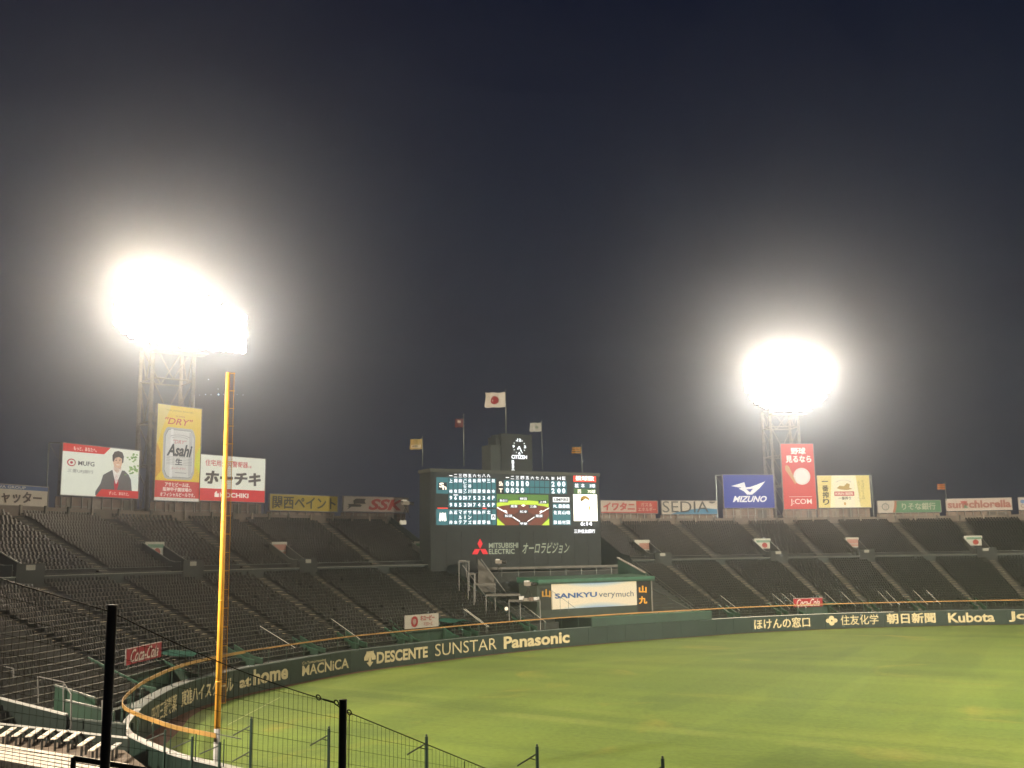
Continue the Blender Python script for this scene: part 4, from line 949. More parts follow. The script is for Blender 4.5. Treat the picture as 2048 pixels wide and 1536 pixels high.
for i, nm in enumerate(('佐藤', '真鍋', '山村', '嶋田')): X_ = 1109.5 + i * 8.6; T(nm[0], X_ - 3.3, 1021.5, X_ + 3.3, 1029, bold=.02); T(nm[1], X_ - 3.3, 1041, X_ + 3.3, 1048.5, bold=.02)
R(1146, 950, 1191, 964, '#e8402c', 3, 'count_screen', 1.4); T('投球数', 1150, 952, 1187, 961.5, '#fff4e8', .04, 5, 1.6)
R(1147, 965.5, 1191, 976.5, '#24585e', 3, 'count_screen', .7); R(1147, 977.5, 1191, 988, '#3c6a34', 3, 'count_screen', .7)
T('松', 1148.5, 967, 1156, 975.5); T('本', 1161, 967, 1168, 975.5); T('3球', 1178, 968, 1189, 975.5); T('西', 1154, 979, 1161, 987, '#fffbe0'); T('70球', 1174, 979.5, 1189.5, 987, '#fffbe0')
R(1147, 989, 1193, 1042, '#fffbe8', 3, 'portrait_screen', 2.2)
u0, w0, u1, w1 = R_(1147, 989, 1193, 1042)
fp_([(.28, .80), (.30, .88), (.40, .95), (.55, .94), (.66, .86), (.68, .76), (.52, .84), (.40, .80), (.30, .72)], '#a8842c', 5, .8); fp_([(.30, .72), (.27, .80), (.36, .83), (.46, .80)], '#7a5c1c', 6, .5); fp_([(.40, .55), (.42, .80), (.56, .82), (.66, .72), (.64, .55), (.54, .46)], '#fff3c8', 4, 2.0); fp_([(.62, .52), (.68, .60), (.70, .40), (.66, .36)], '#c8a850', 6, 1.0)
T('6:14', 1160, 1043, 1183, 1051.5, bold=.05, e=1.6); T('三井住友銀行', 1147, 1058.5, 1189, 1066.5, bold=.03, e=1.5)
# logo and name under the screen
u0, w0, u1, w1 = R_(943.5, 1077, 975.5, 1109)
def dm(cx_, cy_, rot):
    out = []
    for r, a in ((.0, 0), (.29, 30), (.5, 0), (.29, -30)):
        out.append((cx_ + r * math.sin(math.radians(rot + a)) * 1.15, cy_ + r * math.cos(math.radians(rot + a)) * 1.3))
    return out
for rot in (0, 120, 240): B.poly([(lerp(u0, u1, .5 + (x - .5)), lerp(w0, w1, y)) for x, y in dm(.5, .345, rot)], '#e0202c', 3, 'logo', .75)
T('MITSUBISHI', 977, 1085.5, 1035.5, 1096, '#a8b49c', .02, 3, .42, 0, 'lettering'); T('ELECTRIC', 977, 1097.8, 1028.5, 1108, '#a8b49c', .02, 3, .42, 0, 'lettering')
T('オーロラビジョン', 1044, 1084.5, 1138, 1107, '#a8b49c', .01, 3, .42, .35, 'lettering')
B.done()
# beams under the board
for y, h in ((1135, .35), (1146, .5)):
    a, b2 = D(960, y, 157.5), D(1236, y - 1, 168.5); z = (a[2] + b2[2]) / 2
    MB().wallstrip([a[:2], b2[:2]], z - h / 2, z + h / 2, 1.2 if h > .4 else .5).build('beam', m_conc, sb)
a, b2 = D(955, 1140, 156), D(1236, 1140, 168); MB().wallstrip([a[:2], b2[:2]], 3, 10.2, 1.0).build('base_wall', m_inside, sb)
for k in np.linspace(.05, .95, 9):
    q = lerp(a, b2, k) - np.array((0, .1, 0)); MB().bar((q[0], q[1], 9.6), (q[0], q[1], 10.6), .08).build('post', m_rail, sb)
# clock tower on top
def blk(x0, x1, ytop, dep, back, name, mt):
    a, c = B.uw(x0, 920)[0], B.uw(x1, 920)[0]; P0, P1 = np.array(B.P(a, 0, -back)[:2]), np.array(B.P(c, 0, -back)[:2]); z1 = B.z0 + (B.z1 - B.z0) * B.uw((x0 + x1) / 2, ytop)[1]
    MB().wallstrip([P0, P1], zt_sb - .5, z1, dep).build(name, mt, ck)
ck = thing('clock_tower', 'dark block with a lit round clock on top of the scoreboard', 'clock', (*np.array(B.P(.5, 1)[:2]), zt_sb))
blk(1004, 1066, 868, 3.4, .2, 'body', m_board); blk(984, 1004, 889, 3.0, .4, 'wing', mat('wing_dark', (.02, .025, .022), .8, .2, .5)); blk(996, 1012, 872, 2.6, .6, 'wing', m_board)
B2 = Board(np.array(B.P(0, 0, -.12)[:2]), np.array(B.P(1, 0, -.12)[:2]), B.z0, B.z1, ck)
cu, cw = B2.uw(1037.5, 893.5); ru = abs(B2.uw(1049.5, 893)[0] - cu); rw = abs(B2.uw(1037.5, 879.5)[1] - cw)
for k in range(12):
    a = math.radians(90 - 30 * k)
    if k % 3 == 0:
        s_ = {0: '12', 3: '3', 6: '6', 9: '9'}[k]; x, y = cu + ru * .95 * math.cos(a), cw + rw * .95 * math.sin(a); h_ = rw * .20; wd = ru * (.34 if k == 0 else .18)
        B2.text(s_, x - wd, y - h_, x + wd, y + h_, '#f0faff', .05, 0, 5, 'numeral', 1.8 + k * .01)
    else:
        d_ = np.array((math.cos(a), math.sin(a))); p_ = np.array((-d_[1], d_[0])) * .045
        B2.poly([(cu + ru * (d_[0] * r + p_[0] * sg), cw + rw * (d_[1] * r + p_[1] * sg)) for r, sg in ((.88, 1), (1.04, 1), (1.04, -1), (.88, -1))], '#f0faff', 5, 'tick', 1.8)
for a, L_, w_ in ((233, .50, .10), (297, .85, .08)):
    a = math.radians(a); d_ = np.array((math.cos(a), math.sin(a))); p_ = np.array((-d_[1], d_[0])) * w_
    B2.poly([(cu + ru * (d_[0] * r + p_[0] * sg), cw + rw * (d_[1] * r + p_[1] * sg)) for r, sg in ((-.02, 1), (L_, 1), (L_, -1), (-.02, -1))], '#f0faff', 5, 'clock_hand', 1.8)
def T2(s, x0, y0, x1, y1, bold=.03):
    a = B2.uw(x0, y1); b = B2.uw(x1, y0); B2.text(s, a[0], a[1], b[0], b[1], '#f4faff', bold, 0, 5, 'lit_lettering', 1.6)
T2('CITIZEN', 1022, 911, 1053, 917.5); T2('B', 1022.5, 920.5, 1027.5, 927.5, .05); T2('S', 1022.5, 929, 1027.5, 935.5, .05); T2('O', 1022.5, 936.8, 1027.5, 943.5, .05)
B2.done()

# ------------------------------------------------------------------ flagpoles
def flag(px, ytop, ybot, d, w, h, kind, label, y0=None, wave=.12, lean=0):
    top = D(px, ytop, d); bot = D(px + lean, ybot, d); bot[0] = top[0]
    t = thing('flagpole', label, 'flagpole', bot, 'flagpoles on and beside the scoreboard')
    MB().cone(bot, top, .09, .05, 8).build('pole', m_rail, t, True); MB().cone(top, top + np.array((0, 0, .12)), .08, .08, 8).build('finial', m_rail, t)
    zt_ = top[2] - (.35 if y0 is None else top[2] - D(px, y0, d)[2]); nx, nz = 14, 8; m = MB()
    def pt(u, w_): return (top[0] - .06 - w * u * (1 - .03 * math.sin(w_ * 5)), d + wave * w * math.sin(u * 7 + w_ * 1.3) * u, zt_ - h * w_ - .10 * w * math.sin(u * 2.4 + 1) * u - .04 * h * math.sin(u * 9) * u)
    vs = [pt(i / nx, j / nz) for j in range(nz + 1) for i in range(nx + 1)]
    fc = [(j * (nx + 1) + i, j * (nx + 1) + i + 1, (j + 1) * (nx + 1) + i + 1, (j + 1) * (nx + 1) + i) for j in range(nz) for i in range(nx)]
    base = {'jp': '#c9c5bc', 'red': '#501416', 'white': '#9c9e98', 'yellow': '#a08a48', 'stripe': '#16150f', 'org': '#6a3c20'}[kind]
    o = m.add(vs, fc).build('flag', ink(base, 0, .8), t, True)
    def patch(u0, u1, w0, w1, c, name='flag_print', round_=False):
        q = MB(); k = 12
        if round_:
            cu_, cw_ = (u0 + u1) / 2, (w0 + w1) / 2; pts = [pt(cu_ + (u1 - u0) / 2 * math.cos(a), cw_ + (w1 - w0) / 2 * math.sin(a)) for a in np.linspace(0, 2 * math.pi, 20)[:-1]]
            q.add([pt(cu_, cw_)] + pts, [(0, 1 + i, 1 + (i + 1) % 19) for i in range(19)])
        else:
            for i in range(k): q.quad(pt(lerp(u0, u1, i / k), w0), pt(lerp(u0, u1, (i + 1) / k), w0), pt(lerp(u0, u1, (i + 1) / k), w1), pt(lerp(u0, u1, i / k), w1))
        q.v = [(x, y - .04, z) for x, y, z in q.v]; q.build(name, ink(c, 0, .8), o)
    if kind == 'jp': patch(.33, .73, .24, .80, '#8e2426', 'sun_disc', True)
    if kind == 'red': patch(.3, .7, .2, .5, '#b8b0a8')
    if kind == 'white': patch(.25, .55, .35, .65, '#6a7a70', round_=True)
    if kind == 'yellow': patch(.1, .9, .55, .85, '#c9c4b0'); patch(.2, .8, .60, .78, '#7a6a5a')
    if kind in ('stripe', 'org'):
        for k in range(3): patch(.02, .98, .10 + .30 * k, .25 + .30 * k, '#b07a1c' if kind == 'stripe' else '#c07030')
flag(845, 873, 932, 160, 1.9, 1.6, 'yellow', 'short flagpole with yellow and white flag at the left end of the scoreboard')
flag(927, 829, 932, 161, 1.3, 1.35, 'red', 'flagpole with dark red flag hanging between the yellow flag and the clock', 837)
flag(1011, 780, 872, 164, 3.25, 2.4, 'jp', 'tallest flagpole with white flag bearing a red disc above the clock', 784, .10)
flag(1083, 843, 940, 169, 1.9, 1.45, 'white', 'flagpole with white flag right of the clock', 845)
flag(1163, 890, 950, 171, 1.6, 1.2, 'stripe', 'short flagpole with black and yellow striped flag at the right end of the scoreboard', 893)
flag(1890, 965, 1002, 205, 1.5, 1.2, 'org', 'faint flagpole with orange flag above the right hand boards', 967)

# ------------------------------------------------------------------ centre: box, hut, covered seats
cen = thing('backscreen_box', 'raised green block of the centre field fence below the lit hut', 'wall', (*CW.at((s_1190 + s_1400) / 2, .3), 0))
ss = np.linspace(s_1190 - .5, s_1400, 40)
for i in range(10):
    k = ss[i * 4:i * 4 + 5] if i < 9 else ss[36:]; 
    if len(k) < 2: continue
    MB().wallstrip([CW.at(s, -.06) for s in k], WH + .03, 3.62, .2).build('upper_panel', mat('upper_padding', (.013, .030, .021), .5, .2, .35), cen)
m = MB()
for a, b in zip(ss[:-1], ss[1:]): m.quad((*CW.at(a, 0), 3.66), (*CW.at(b, 0), 3.66), (*CW.at(b, 10), 3.66), (*CW.at(a, 10), 3.66))
m.build('platform_top', mat('platform_top', (.13, .14, .075), .8, .35, .6), cen)
MB().wallstrip([CW.at(s, .02) for s in ss], 3.63, 3.74, .25).build('edge_strip', m_green2, cen)
MB().wallstrip([CW.at(ss[0], 0), CW.at(ss[0], 10)], 0, 3.6, .1).build('end_panel', m_dkgreen, cen)
for i, u in enumerate(rng.uniform(s_1190 + 6, s_1400 - 3, 5)):
    q = CW.at(u, rng.uniform(1, 3)); MB().box((*q, 3.72), (rng.uniform(.5, 1.3), .3, .1), rng.uniform(0, 3)).build('hatch', m_concl, cen)
# slopes either side of the hut
def slope(px0, px1, t0, t1, name, label, py=1240):
    a, b = (CS.hit(px0, py) if px0 else S_END_L), (CS.hit(px1, py) if px1 else S_START_R)
    t = thing('covered_seating', label, 'seating', (*CS.at((a + b) / 2, t0), 2)); n = 0
    for (tt, z) in R1:
        if tt < t0 or tt > t1: continue
        m = MB(); P4 = [CS.at(a, tt), CS.at(b, tt), CS.at(b, tt + .84), CS.at(a, tt + .84)]
        m.hexa([(*p, z - .6) for p in P4] + [(*p, z + .42) for p in P4]); m.build('cover', mat('black_seat_cover', (.016, .018, .014), .75, .4, 1.5), t); n += 1
    return a, b, t
a, b, tc_ = slope(None, 1136, 1.9, 11.2, 'l', 'black covered seat rows left of the lit hut')
for px, k in ((1075, 0), (1090, 0)):
    s_ = CS.hit(px, 1240); MB().bar((*CS.at(s_, 11), prof(11) + 1.3), (*CS.at(s_, 2.4), prof(2.4) + 1.2), .08, n=6).build('handrail', m_rail, tc_)
q = CS.at(CS.hit(1062, 1225), 5.0); MB().cone((q[0], q[1] - .1, prof(5) + 1.2), (q[0], q[1], prof(5) + 1.2), .26, .26, 14).build('round_plate', m_white, tc_)
a, b, tr_ = slope(1322, None, 1.9, 17.8, 'r', 'black covered slope right of the lit hut')
MB().bar(D(1306, 1178, 172), D(1388, 1223, 163.5), .16, n=6).build('handrail', m_rail, tr_)
MB().bar((*CS.at(S_START_R - .3, 18), prof(18) + 1.1), (*CS.at(S_START_R - .3, 3), prof(3) + 1.1), .10, n=6).build('handrail', m_rail, tr_)
# end walls of the two stands
for s_, side, lab in ((S_END_L + .1, 'L', ''), (S_START_R - .15, 'R', '')):
    tt = np.concatenate([np.linspace(1.2, 18.9, 12), np.linspace(19.1, TOPT, 8)]); MB().wallstrip([CS.at(s_, x) for x in tt], 0, [prof(x) + .55 for x in tt], .15).build('end_wall', m_dkgreen, STANDS[side])
    tt = tt[tt > 19]; MB().wallstrip([CS.at(s_ + (.35 if side == 'L' else -.35), x) for x in tt], 9, [prof(x) + 1.0 for x in tt], .04).build('end_screen', m_dkgreen, STANDS[side])
# green ramp wall right of the board
t = thing('ramp_wall', 'sloping green wall with pale coping right of the scoreboard foot', 'wall', D(1262, 1140, 172))
a_, b_2 = D(1235, 1116, 174), D(1290, 1146, 170)
MB().wallstrip([a_[:2], b_2[:2]], 7, [a_[2], b_2[2]], .5).build('wall', m_green, t); MB().bar(a_ + (0, -.1, .08), b_2 + (0, -.1, .08), .55, .16).build('coping', m_concl, t)
# hut
A_h, B_h = D(1074, 1190, 151)[:2], D(1302, 1190, 163.5)[:2]
z0h = 3.7; z1h = (D(1074, 1163, 151)[2] + D(1302, 1160, 163.5)[2]) / 2
hut = thing('lit_sign_hut', 'low dark hut with green roof and long lit cream and blue sign below the scoreboard', 'hut', (*((A_h + B_h) / 2), z0h))
MB().wallstrip([A_h, B_h], z0h, z1h, 4.5).build('wall', mat('hut_wall', (.020, .028, .020), .7, .2, .6), hut)
H = Board(A_h, B_h, z0h, z1h, hut); n_ = H.n
q = [np.array(H.P(u, 0, k)[:2]) for u, k in ((-.01, .7), (1.012, .7), (1.012, -4.7), (-.01, -4.7))]
MB().hexa([(*p, z1h + .003) for p in q] + [(*p, z1h + (.42 if i < 2 else .75)) for i, p in enumerate(q)]).build('roof', m_green2, hut)
MB().wallstrip([q[0], q[1]], z1h - .25, z1h, .15).build('fascia', m_green, hut)
u0, w0 = H.uw(1103, 1218); u1, w1 = H.uw(1272, 1162); w0 = (w0 + H.uw(1273, 1211)[1]) / 2; w1 = (w1 + H.uw(1103, 1167)[1]) / 2
sgn = bpy.data.materials.new('lit_sign_film'); sgn.use_nodes = True; nt = sgn.node_tree; N = nt.nodes.new; L = nt.links.new; b_ = nt.nodes['Principled BSDF']
g_ = N('ShaderNodeTexCoord'); sp_ = N('ShaderNodeSeparateXYZ'); L(g_.outputs['Generated'], sp_.inputs[0])
mx = N('ShaderNodeMath'); mx.operation = 'SUBTRACT'; L(sp_.outputs['X'], mx.inputs[0]); mx.inputs[1].default_value = .52
sq = N('ShaderNodeMath'); sq.operation = 'POWER'; ab = N('ShaderNodeMath'); ab.operation = 'ABSOLUTE'; L(mx.outputs[0], ab.inputs[0]); L(ab.outputs[0], sq.inputs[0]); sq.inputs[1].default_value = 2
mz = N('ShaderNodeMath'); mz.operation = 'SUBTRACT'; L(sp_.outputs['Z'], mz.inputs[0]); mz.inputs[1].default_value = .5
az = N('ShaderNodeMath'); az.operation = 'ABSOLUTE'; L(mz.outputs[0], az.inputs[0])
k1 = N('ShaderNodeMath'); k1.operation = 'MULTIPLY_ADD'; L(sq.outputs[0], k1.inputs[0]); k1.inputs[1].default_value = -1.1; L(az.outputs[0], k1.inputs[2])
rr = N('ShaderNodeValToRGB'); e_ = rr.color_ramp.elements; e_[0].position = .28; e_[0].color = (*lin('#f2d8a4'), 1); e_[1].position = .52; e_[1].color = (*lin('#2f74a8'), 1); x = e_.new(.42); x.color = (*lin('#a8c0bc'), 1)
L(k1.outputs[0], rr.inputs[0]); b_.inputs['Base Color'].default_value = (.08, .08, .08, 1); L(rr.outputs[0], b_.inputs['Emission Color']); b_.inputs['Emission Strength'].default_value = .72
MB().quad(H.P(u0, w0, .06), H.P(u1, w0, .06), H.P(u1, w1, .06), H.P(u0, w1, .06)).build('lit_sign', sgn, hut)
def HT(s, x0, y0, x1, y1, c, bold, e, slant=0):
    a = H.uw(x0, y1); b = H.uw(x1, y0); H.text(s, a[0], a[1], b[0], b[1], c, bold, 0, 3, 'lettering', e)
HT('SANKYU', 1109, 1183.5, 1193, 1197.5, '#2e63a0', .05, .35); HT('very', 1197, 1185, 1229, 1198, '#4a5a6e', .0, .35); HT('much', 1231, 1181, 1266, 1194, '#4a5a6e', .0, .35)
H.rect(H.uw(1274, 1190)[0], .03, H.uw(1299, 1190)[0], .93, '#15120c', 1, 'side_panel'); H.rect(H.uw(1081, 1190)[0], .25, H.uw(1101, 1190)[0], .85, '#20281e', 1, 'side_panel')
HT('山', 1277, 1171, 1292, 1186, '#e8a02a', .05, .8); HT('九', 1277, 1192, 1293, 1208, '#e8a02a', .05, .8); HT('山', 1083, 1178, 1100, 1195, '#c8902a', .05, .6)
H.done()
fr = MB()
for ua, wa, ub, wb in ((1.0, 0, 1.0, .95), (0.995, 0, .86, 0)): fr.bar(H.P(ua, wa, .2), H.P(ub, wb, .2), .22)
fr.build('edge_post', m_conc, hut)
for i, px in enumerate((1104, 1120, 1137)):   # short railing in front of the sign
    a = D(px, 1183 + i * 9, 149); MB().bar((a[0], a[1], z0h + 1.2), a, .06, n=5).build('rail_post', m_rail, hut)
MB().bar(D(1103, 1181, 149), D(1152, 1217, 149), .06, n=5).build('rail', m_rail, hut)

# ------------------------------------------------------------------ camera positions
def tvcam(p, label, s=1.0, ang=0.3):
    t = thing('television_camera', label, 'camera', p, 'television cameras by the scoreboard'); x, y, z = p
    for k in range(3): a = 2.1 * k + .4; MB().bar((x + .55 * s * math.cos(a), y + .55 * s * math.sin(a), z), (x, y, z + 1.3 * s), .07 * s, n=5).build('tripod_leg', m_black, t)
    MB().box((x, y, z + 1.4 * s), (.3 * s, .3 * s, .2 * s)).build('head', m_black, t)
    ca, sa = math.cos(ang), math.sin(ang)
    MB().box((x, y, z + 1.72 * s), (.85 * s, .42 * s, .42 * s), ang).build('body', m_concl, t)
    MB().cone((x + .42 * s * ca, y + .42 * s * sa, z + 1.72 * s), (x + 1.0 * s * ca, y + 1.0 * s * sa, z + 1.66 * s), .17 * s, .22 * s, 12).build('lens', m_black, t)
    MB().box((x - .15 * s, y, z + 2.02 * s), (.5 * s, .46 * s, .16 * s), ang + .1).build('rain_cover', m_capw, t)
    MB().box((x - .5 * s * ca, y - .5 * s * sa, z + 1.9 * s), (.2 * s, .25 * s, .2 * s), ang).build('viewfinder', m_black, t)
tvcam(D(998, 1150, 153), 'covered television camera on a tripod below the red three diamond logo', 1.1, -.2)
tvcam(D(1057, 1199, 147.5), 'television camera on a tripod in front of the left end of the lit hut', 1.25, -.5)
tvcam(D(811, 1036, 157), 'television camera at the top of the left stand beside the slanted red letter board', 1.3, .6)
t = tag(MB().box(D(806, 1045, 155) + np.array((0, 0, 0)), (.9, .5, .6), .4).build('equipment_box', m_capw), 'small white box hanging under the camera at the top of the left stand', 'box')
# equipment heap beside the hut
for i, (px, py, sx, sz, c) in enumerate(((1043, 1196, .7, .5, m_capw), (1051, 1199, .8, .45, m_concl), (1064, 1198, .7, .5, m_brown), (1073, 1197, .9, .4, m_capw))):
    p = D(px, py, 147); o = MB().box((p[0], p[1], p[2]), (sx, .5, sz), .4 * i).build('equipment_case', c); tag(o, ['white equipment case, leftmost on the platform beside the lit hut', 'grey equipment case next to the leftmost white one', 'brown equipment case below the tripod camera', 'wide white equipment case nearest the lit hut'][i], 'case', 'equipment cases on the camera platform')
# stepped camera platform with railings
pl = thing('camera_platform', 'stepped steel platform with railings between the left stand and the hut', 'platform', D(960, 1175, 154))
for (x0, x1, yt, d_, th) in ((918, 938, 1122, 150, .2), (936, 950, 1147, 149.5, .2), (948, 990, 1167, 149, .25), (972, 1040, 1189, 148, .25), (1018, 1080, 1200, 147, .25)):
    a, b = D(x0, yt, d_), D(x1, yt, d_); MB().hexa([(a[0], d_, a[2] - th), (b[0], d_, a[2] - th), (b[0], d_ + 3, a[2] - th), (a[0], d_ + 3, a[2] - th), (a[0], d_, a[2]), (b[0], d_, a[2]), (b[0], d_ + 3, a[2]), (a[0], d_ + 3, a[2])]).build('deck', m_conc, pl)
    for q in (a, b): MB().bar((q[0], d_, q[2] - 4.2), (q[0], d_, q[2]), .09).build('post', m_steel, pl)
for (xa, ya, xb, yb, d_) in ((918, 1121, 932, 1121, 153), (932, 1121, 933, 1155, 153), (936, 1146, 948, 1146, 153), (948, 1146, 949, 1166, 153.4), (962, 1118, 1012, 1185, 154.5), (925, 1130, 970, 1190, 153.5), (1035, 1203, 1060, 1224, 154)):
    MB().bar(D(xa, ya, d_), D(xb, yb, d_), .08).build('rail', m_steel, pl)
a, b = D(956, 1122, 155), D(988, 1152, 155); MB().wallstrip([a[:2], b[:2]], 6, [a[2] + .3, b[2]], 1.6).build('stair_side', m_conc, pl)

# ------------------------------------------------------------------ near stand in the lower left corner
ns = thing('near_stand', 'lit concrete deck of the nearer stand in the lower left corner', 'stand', (*G(60, 1500, 2.2), 0))
dz = 2.25
P_ = [G(-60, 1462, dz), G(240, 1494, dz), np.array((-18.9, 55.8)), np.array((-14.5, 51.5)), np.array((-8, 47.0)), np.array((-18, 34.0)), np.array((-36, 34.0))]
m = MB(); m.add([(*p, dz) for p in P_], [tuple(range(len(P_)))]); m.build('deck', mat('near_deck', (.17, .135, .105), .9, .3, .5, bump=.3), ns)
e1 = None
for k in range(5):      # long white benches
    a, b = G(-10, 1487.5 + 6.6 * k, dz + .45), G(262, 1530 + 8.2 * k, dz + .45)
    d_ = (b - a) / np.hypot(*(b - a)); nn = np.array((-d_[1], d_[0]))
    t = thing('long_bench', ['long white bench row, farthest of the five in the lower left corner', 'long white bench row, second of the five in the lower left corner', 'long white bench row, middle one of the five in the lower left corner', 'long white bench row, fourth of the five in the lower left corner', 'long white bench row, nearest of the five in the lower left corner'][k], 'bench', (*a, dz), 'long white benches')
    L_ = np.hypot(*(b - a)); n = int(L_ / .55)
    for i in range(n):
        p0, p1 = a + d_ * (i * .55), a + d_ * (i * .55 + .51)
        MB().hexa([(*(q + nn * w), z) for z in (dz + .40, dz + .45) for q, w in ((p0, -.14), (p1, -.14), (p1, .14), (p0, .14))]).build('seat', m_white, t)
        q = a + d_ * (i * .55 + .25); MB().hexa([(*(q + d_ * u + nn * w), z) for z in (dz, dz + .40) for u, w in ((-.05, -.12), (.05, -.12), (.05, .12), (-.05, .12))]).build('leg', m_black, t)
        if k == 4: MB().hexa([(*(p + nn * w), z) for z in (dz + .1, dz + .38) for p, w in ((p0, -.24), (p1, -.24), (p1, -.21), (p0, -.21))]).build('back_panel', m_black, t)
cs_ = [(-10, 1461), (16, 1463), (42, 1463), (69, 1464), (94, 1467), (120, 1469), (146, 1472), (173, 1482), (195, 1492), (226, 1494)]
for i, (x, y) in enumerate(cs_):
    a, b = G(x - 13, y + 8.5, dz + .75), G(x + 12, y - 8.5, dz + .75); d_ = (b - a) / np.hypot(*(b - a)); nn = np.array((-d_[1], d_[0]))
    t = thing('short_bench', 'short white bench slab on dark legs, ' + ['cut by the left edge of the picture', 'leftmost whole one of the slanted row', 'second from the left of the slanted row', 'third from the left of the slanted row', 'fourth from the left of the slanted row', 'fifth from the left of the slanted row', 'sixth from the left of the slanted row', 'seventh from the left, a step lower', 'left of the thick black post', 'right of the thick black post'][i], 'bench', (*a, dz), 'short slanted white benches')
    MB().hexa([(*(q + nn * w), z) for z in (dz + .70, dz + .76) for q, w in ((a, -.16), (b, -.16), (b, .16), (a, .16))]).build('seat', m_white if i != 9 else m_capw, t)
    for f in (.15, .5, .85):
        q = lerp(a, b, f); MB().bar((*q, dz), (*q, dz + .70), .1).build('leg', m_black, t)
# partition walls between the stands
t = thing('corner_partition', 'dark green walls with pale top rails between the near stand and the left bleachers', 'wall', (*G(150, 1470, 2.4), 0))
a, b = G(-60, 1383, 4.3), G(133, 1431, 3.3); MB().wallstrip([a, b], 0, [4.3, 3.3], .2).build('wall', m_dkgreen, t); MB().bar((*a, 4.36), (*b, 3.36), .24, .1).build('top_rail', m_capw, t)
a, b = G(60, 1428, 3.1), G(249, 1448, 3.1); MB().wallstrip([a, b], 0, 3.05, .15).build('wall', m_dkgreen, t); MB().bar((*a, 3.1), (*b, 3.1), .10).build('top_rail', m_rail, t)
a, b = G(-60, 1441, 2.95), G(256, 1476, 2.95); MB().wallstrip([a, b], 0, 2.9, .15).build('wall', m_dkgreen, t); MB().bar((*a, 2.96), (*b, 2.96), .10).build('top_rail', m_capw, t)
q0, q1 = G(130, 1402, 4.0), G(228, 1425, 3.3); MB().wallstrip([q0, q1], 1.0, [4.0, 3.3], .15).build('green_flank', m_green, t); MB().bar((*q0, 4.05), (*q1, 3.35), .12).build('top_rail', m_rail, t)
q0, q1 = G(110, 1372, 4.6), G(190, 1398, 4.0); MB().wallstrip([q0, q1], 1.5, [4.6, 4.0], .15).build('green_flank', m_green, t); MB().bar((*q0, 4.65), (*q1, 4.05), .12).build('top_rail', m_rail, t)
for px in (155, 190, 225): q = G(px, 1462, 1.6); MB().wallstrip([q, q + np.array((1.6, -.6))], .3, 2.2, .1).build('door_panel', m_green, t)
# grey posts and rails at the far left
prev = None
for i, (px, yt, yb) in enumerate(((-60, 1318, 1400), (27, 1337, 1418), (76, 1353, 1425), (127, 1364, 1436), (142, 1388, 1459), (205, 1400, 1462))):
    d_ = G(px, yb, 2.6)[1]; top, bot = D(px, yt, d_), D(px, yb, d_)
    t = thing('net_post', ['grey post beyond the left edge', 'grey steel post carrying a rail at the far left', 'grey steel post second from the left edge', 'grey steel post left of the green flank wall', 'grey steel post in front of the green flank wall', 'grey steel post behind the thick black post'][i], 'post', bot, 'grey posts between the stands')
    MB().bar(bot, top, .12, n=6).build('pole', m_steel, t)
    if prev is not None and i in (1, 3, 4): MB().bar(prev, top, .08, n=5).build('rail', m_steel, t)
    prev = top

# ------------------------------------------------------------------ safety net close to the camera
p1 = D(216, 1400, 10.4)[:2]; p2 = D(685.5, 1468, 12.6)[:2]; dd = (p2 - p1); LP = np.hypot(*dd); dd = dd / LP
z1_ = D(222, 1212, p1[1])[2]; z2_ = D(686, 1401, p2[1])[2]
net = thing('safety_net', 'black framed wire safety net with thick posts close in front at lower left', 'safety net', (*p1, 6))
for (q, zt_, r) in ((p1, z1_, .047), (p2, z2_, .046)):
    MB().cone((*q, 5), (*q, zt_), r, r, 16).build('post', m_black, net, True); MB().cone((*q, zt_), (*q, zt_ + .012), r * 1.06, r * 1.0, 16).build('post_cap', m_black if q is p2 else m_steel, net)
def cabz(s):       # height of the top cable along the net
    if s <= LP and s >= 0: u = s / LP; return lerp(z1_ - .06, z2_ - .05, u) - .06 * 4 * u * (1 - u) * 1.2
    if s < 0: return z1_ - .06 - s * (z1_ - z2_) / LP - .10 * min(1, -s)
    return z2_ - .11 - (s - LP) * .425 + .0 * s
def np_(s, z): q = p1 + dd * s; return (q[0], q[1], z)
s_a, s_b = -3.2, 6.6
cb = MB(); ks = np.linspace(s_a, s_b, 60)
for a, b in zip(ks[:-1], ks[1:]): cb.bar(np_(a, cabz(a)), np_(b, cabz(b)), .013, n=5)
cb.build('top_cable', m_black, net)
def ringm(c, R, r, ax):
    m = MB(); n, k = 14, 6; vs = []
    for i in range(n):
        a = 2 * math.pi * i / n
        for j in range(k):
            b = 2 * math.pi * j / k; rr_ = R + r * math.cos(b)
            u, w = rr_ * math.cos(a) * 1.15, rr_ * math.sin(a)
            vs.append((c[0] + dd[0] * u, c[1] + dd[1] * u, c[2] + w + 0)); vs[-1] = (vs[-1][0] - dd[1] * r * math.sin(b), vs[-1][1] + dd[0] * r * math.sin(b), vs[-1][2] - .4 * u)
    fs = [(i * k + j, ((i + 1) % n) * k + j, ((i + 1) % n) * k + (j + 1) % k, i * k + (j + 1) % k) for i in range(n) for j in range(k)]
    return m.add(vs, fs)
def s_at(px, py=1400):
    r = ray(px, py); M = np.array([[r[0], -dd[0]], [r[1], -dd[1]]]); return np.linalg.solve(M, p1)[1]
for px in (637, 673, 699):
    s_ = s_at(px); ringm(np_(s_, cabz(s_) + .005), .027, .008, 0).build('shackle', m_black, net, True)
s_ = s_at(657); MB().bar(np_(s_ - .08, cabz(s_ - .08)), np_(s_ + .08, cabz(s_ + .08)), .022, n=6).build('turnbuckle', m_black, net)
wm = MB(); wr = .0042
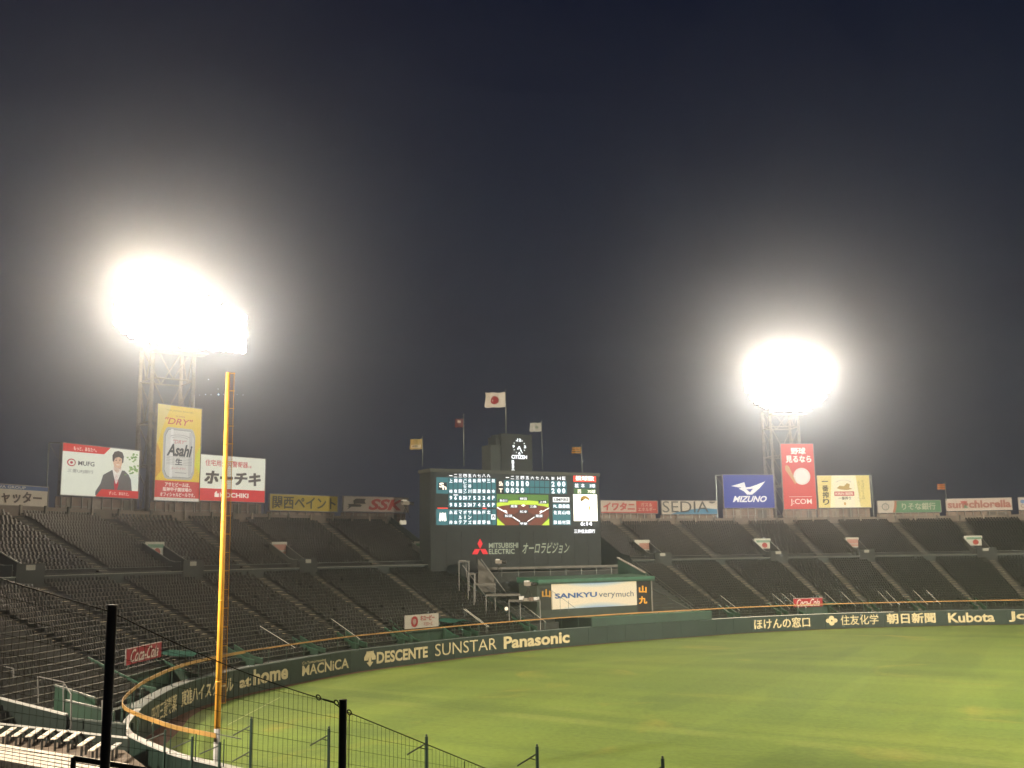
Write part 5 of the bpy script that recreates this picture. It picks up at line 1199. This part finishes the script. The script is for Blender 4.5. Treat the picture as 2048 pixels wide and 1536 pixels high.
for s_ in np.arange(s_a, s_b, .066):
    zt_ = cabz(s_); wm.bar(np_(s_, zt_ - 3.6), np_(s_, zt_), wr, n=3)
zz0 = 12.9
for k in range(34):
    z_s = 13.9 - .165 * k        # height at s = 0
    pts = [(s_, z_s - .27 * s_) for s_ in np.linspace(s_a, s_b, 50)]
    pts = [(s_, z) for s_, z in pts if z < cabz(s_) - .01 and z > cabz(s_) - 3.6]
    for (a, za), (b, zb2) in zip(pts[:-1], pts[1:]): wm.bar(np_(a, za), np_(b, zb2), wr, n=3)
wm.build('wire_mesh', mat('dark_wire', (.02, .022, .014), .5, .2, 5, metal=.3), net, kind='stuff')
MB().bar(np_(s_at(699), cabz(s_at(699)) - .02), np_(s_at(699) + .0, cabz(s_at(699)) - 3), .012, n=5).build('edge_wire', m_black, net)
MB().bar(np_(s_at(928), cabz(s_at(928)) - .02), np_(s_at(928) + .0, cabz(s_at(928)) - 3), .010, n=5).build('edge_wire', m_black, net)
# black handrail below the post
t = thing('stair_handrail', 'thick black pipe handrail crossing the lower left corner in front of the white benches', 'handrail', (*D(147, 1600, 11)[:2], 9.5))
a, b = D(147, 1517, 11), D(560, 1582, 12.6); MB().bar(a, b, .055, n=10).build('rail', m_black, t, True); MB().bar((a[0], a[1], a[2] + .01), (a[0], a[1], 9.0), .055, n=10).build('post', m_black, t, True)

# ------------------------------------------------------------------ far lights on the hills
for i, (px, py, r) in enumerate(((411, 789, .5), (422, 789.5, .4), (437, 789, 1.0), (436, 778, .45), (417, 759, .55), (447, 788.5, .4), (474, 789, .35), (486, 790, .4), (399, 790, .3))):
    p = D(px, py, 900); m = MB(); m.cone(p - np.array((0, 0, r)), p, .05, r, 8); m.cone(p, p + np.array((0, 0, r)), r, .05, 8)
    o = m.build('distant_lamp', ink('#a8c4e8', 2.2 if r > .8 else 1.0)); tag(o, ['tiny bluish light far away between tower and foul pole', 'brightest tiny blue light right of the left tower leg', 'tiny light set above the row of distant lights'][1 if i == 2 else (2 if i in (3, 4) else 0)], 'lamp', 'distant lights beyond the stadium')
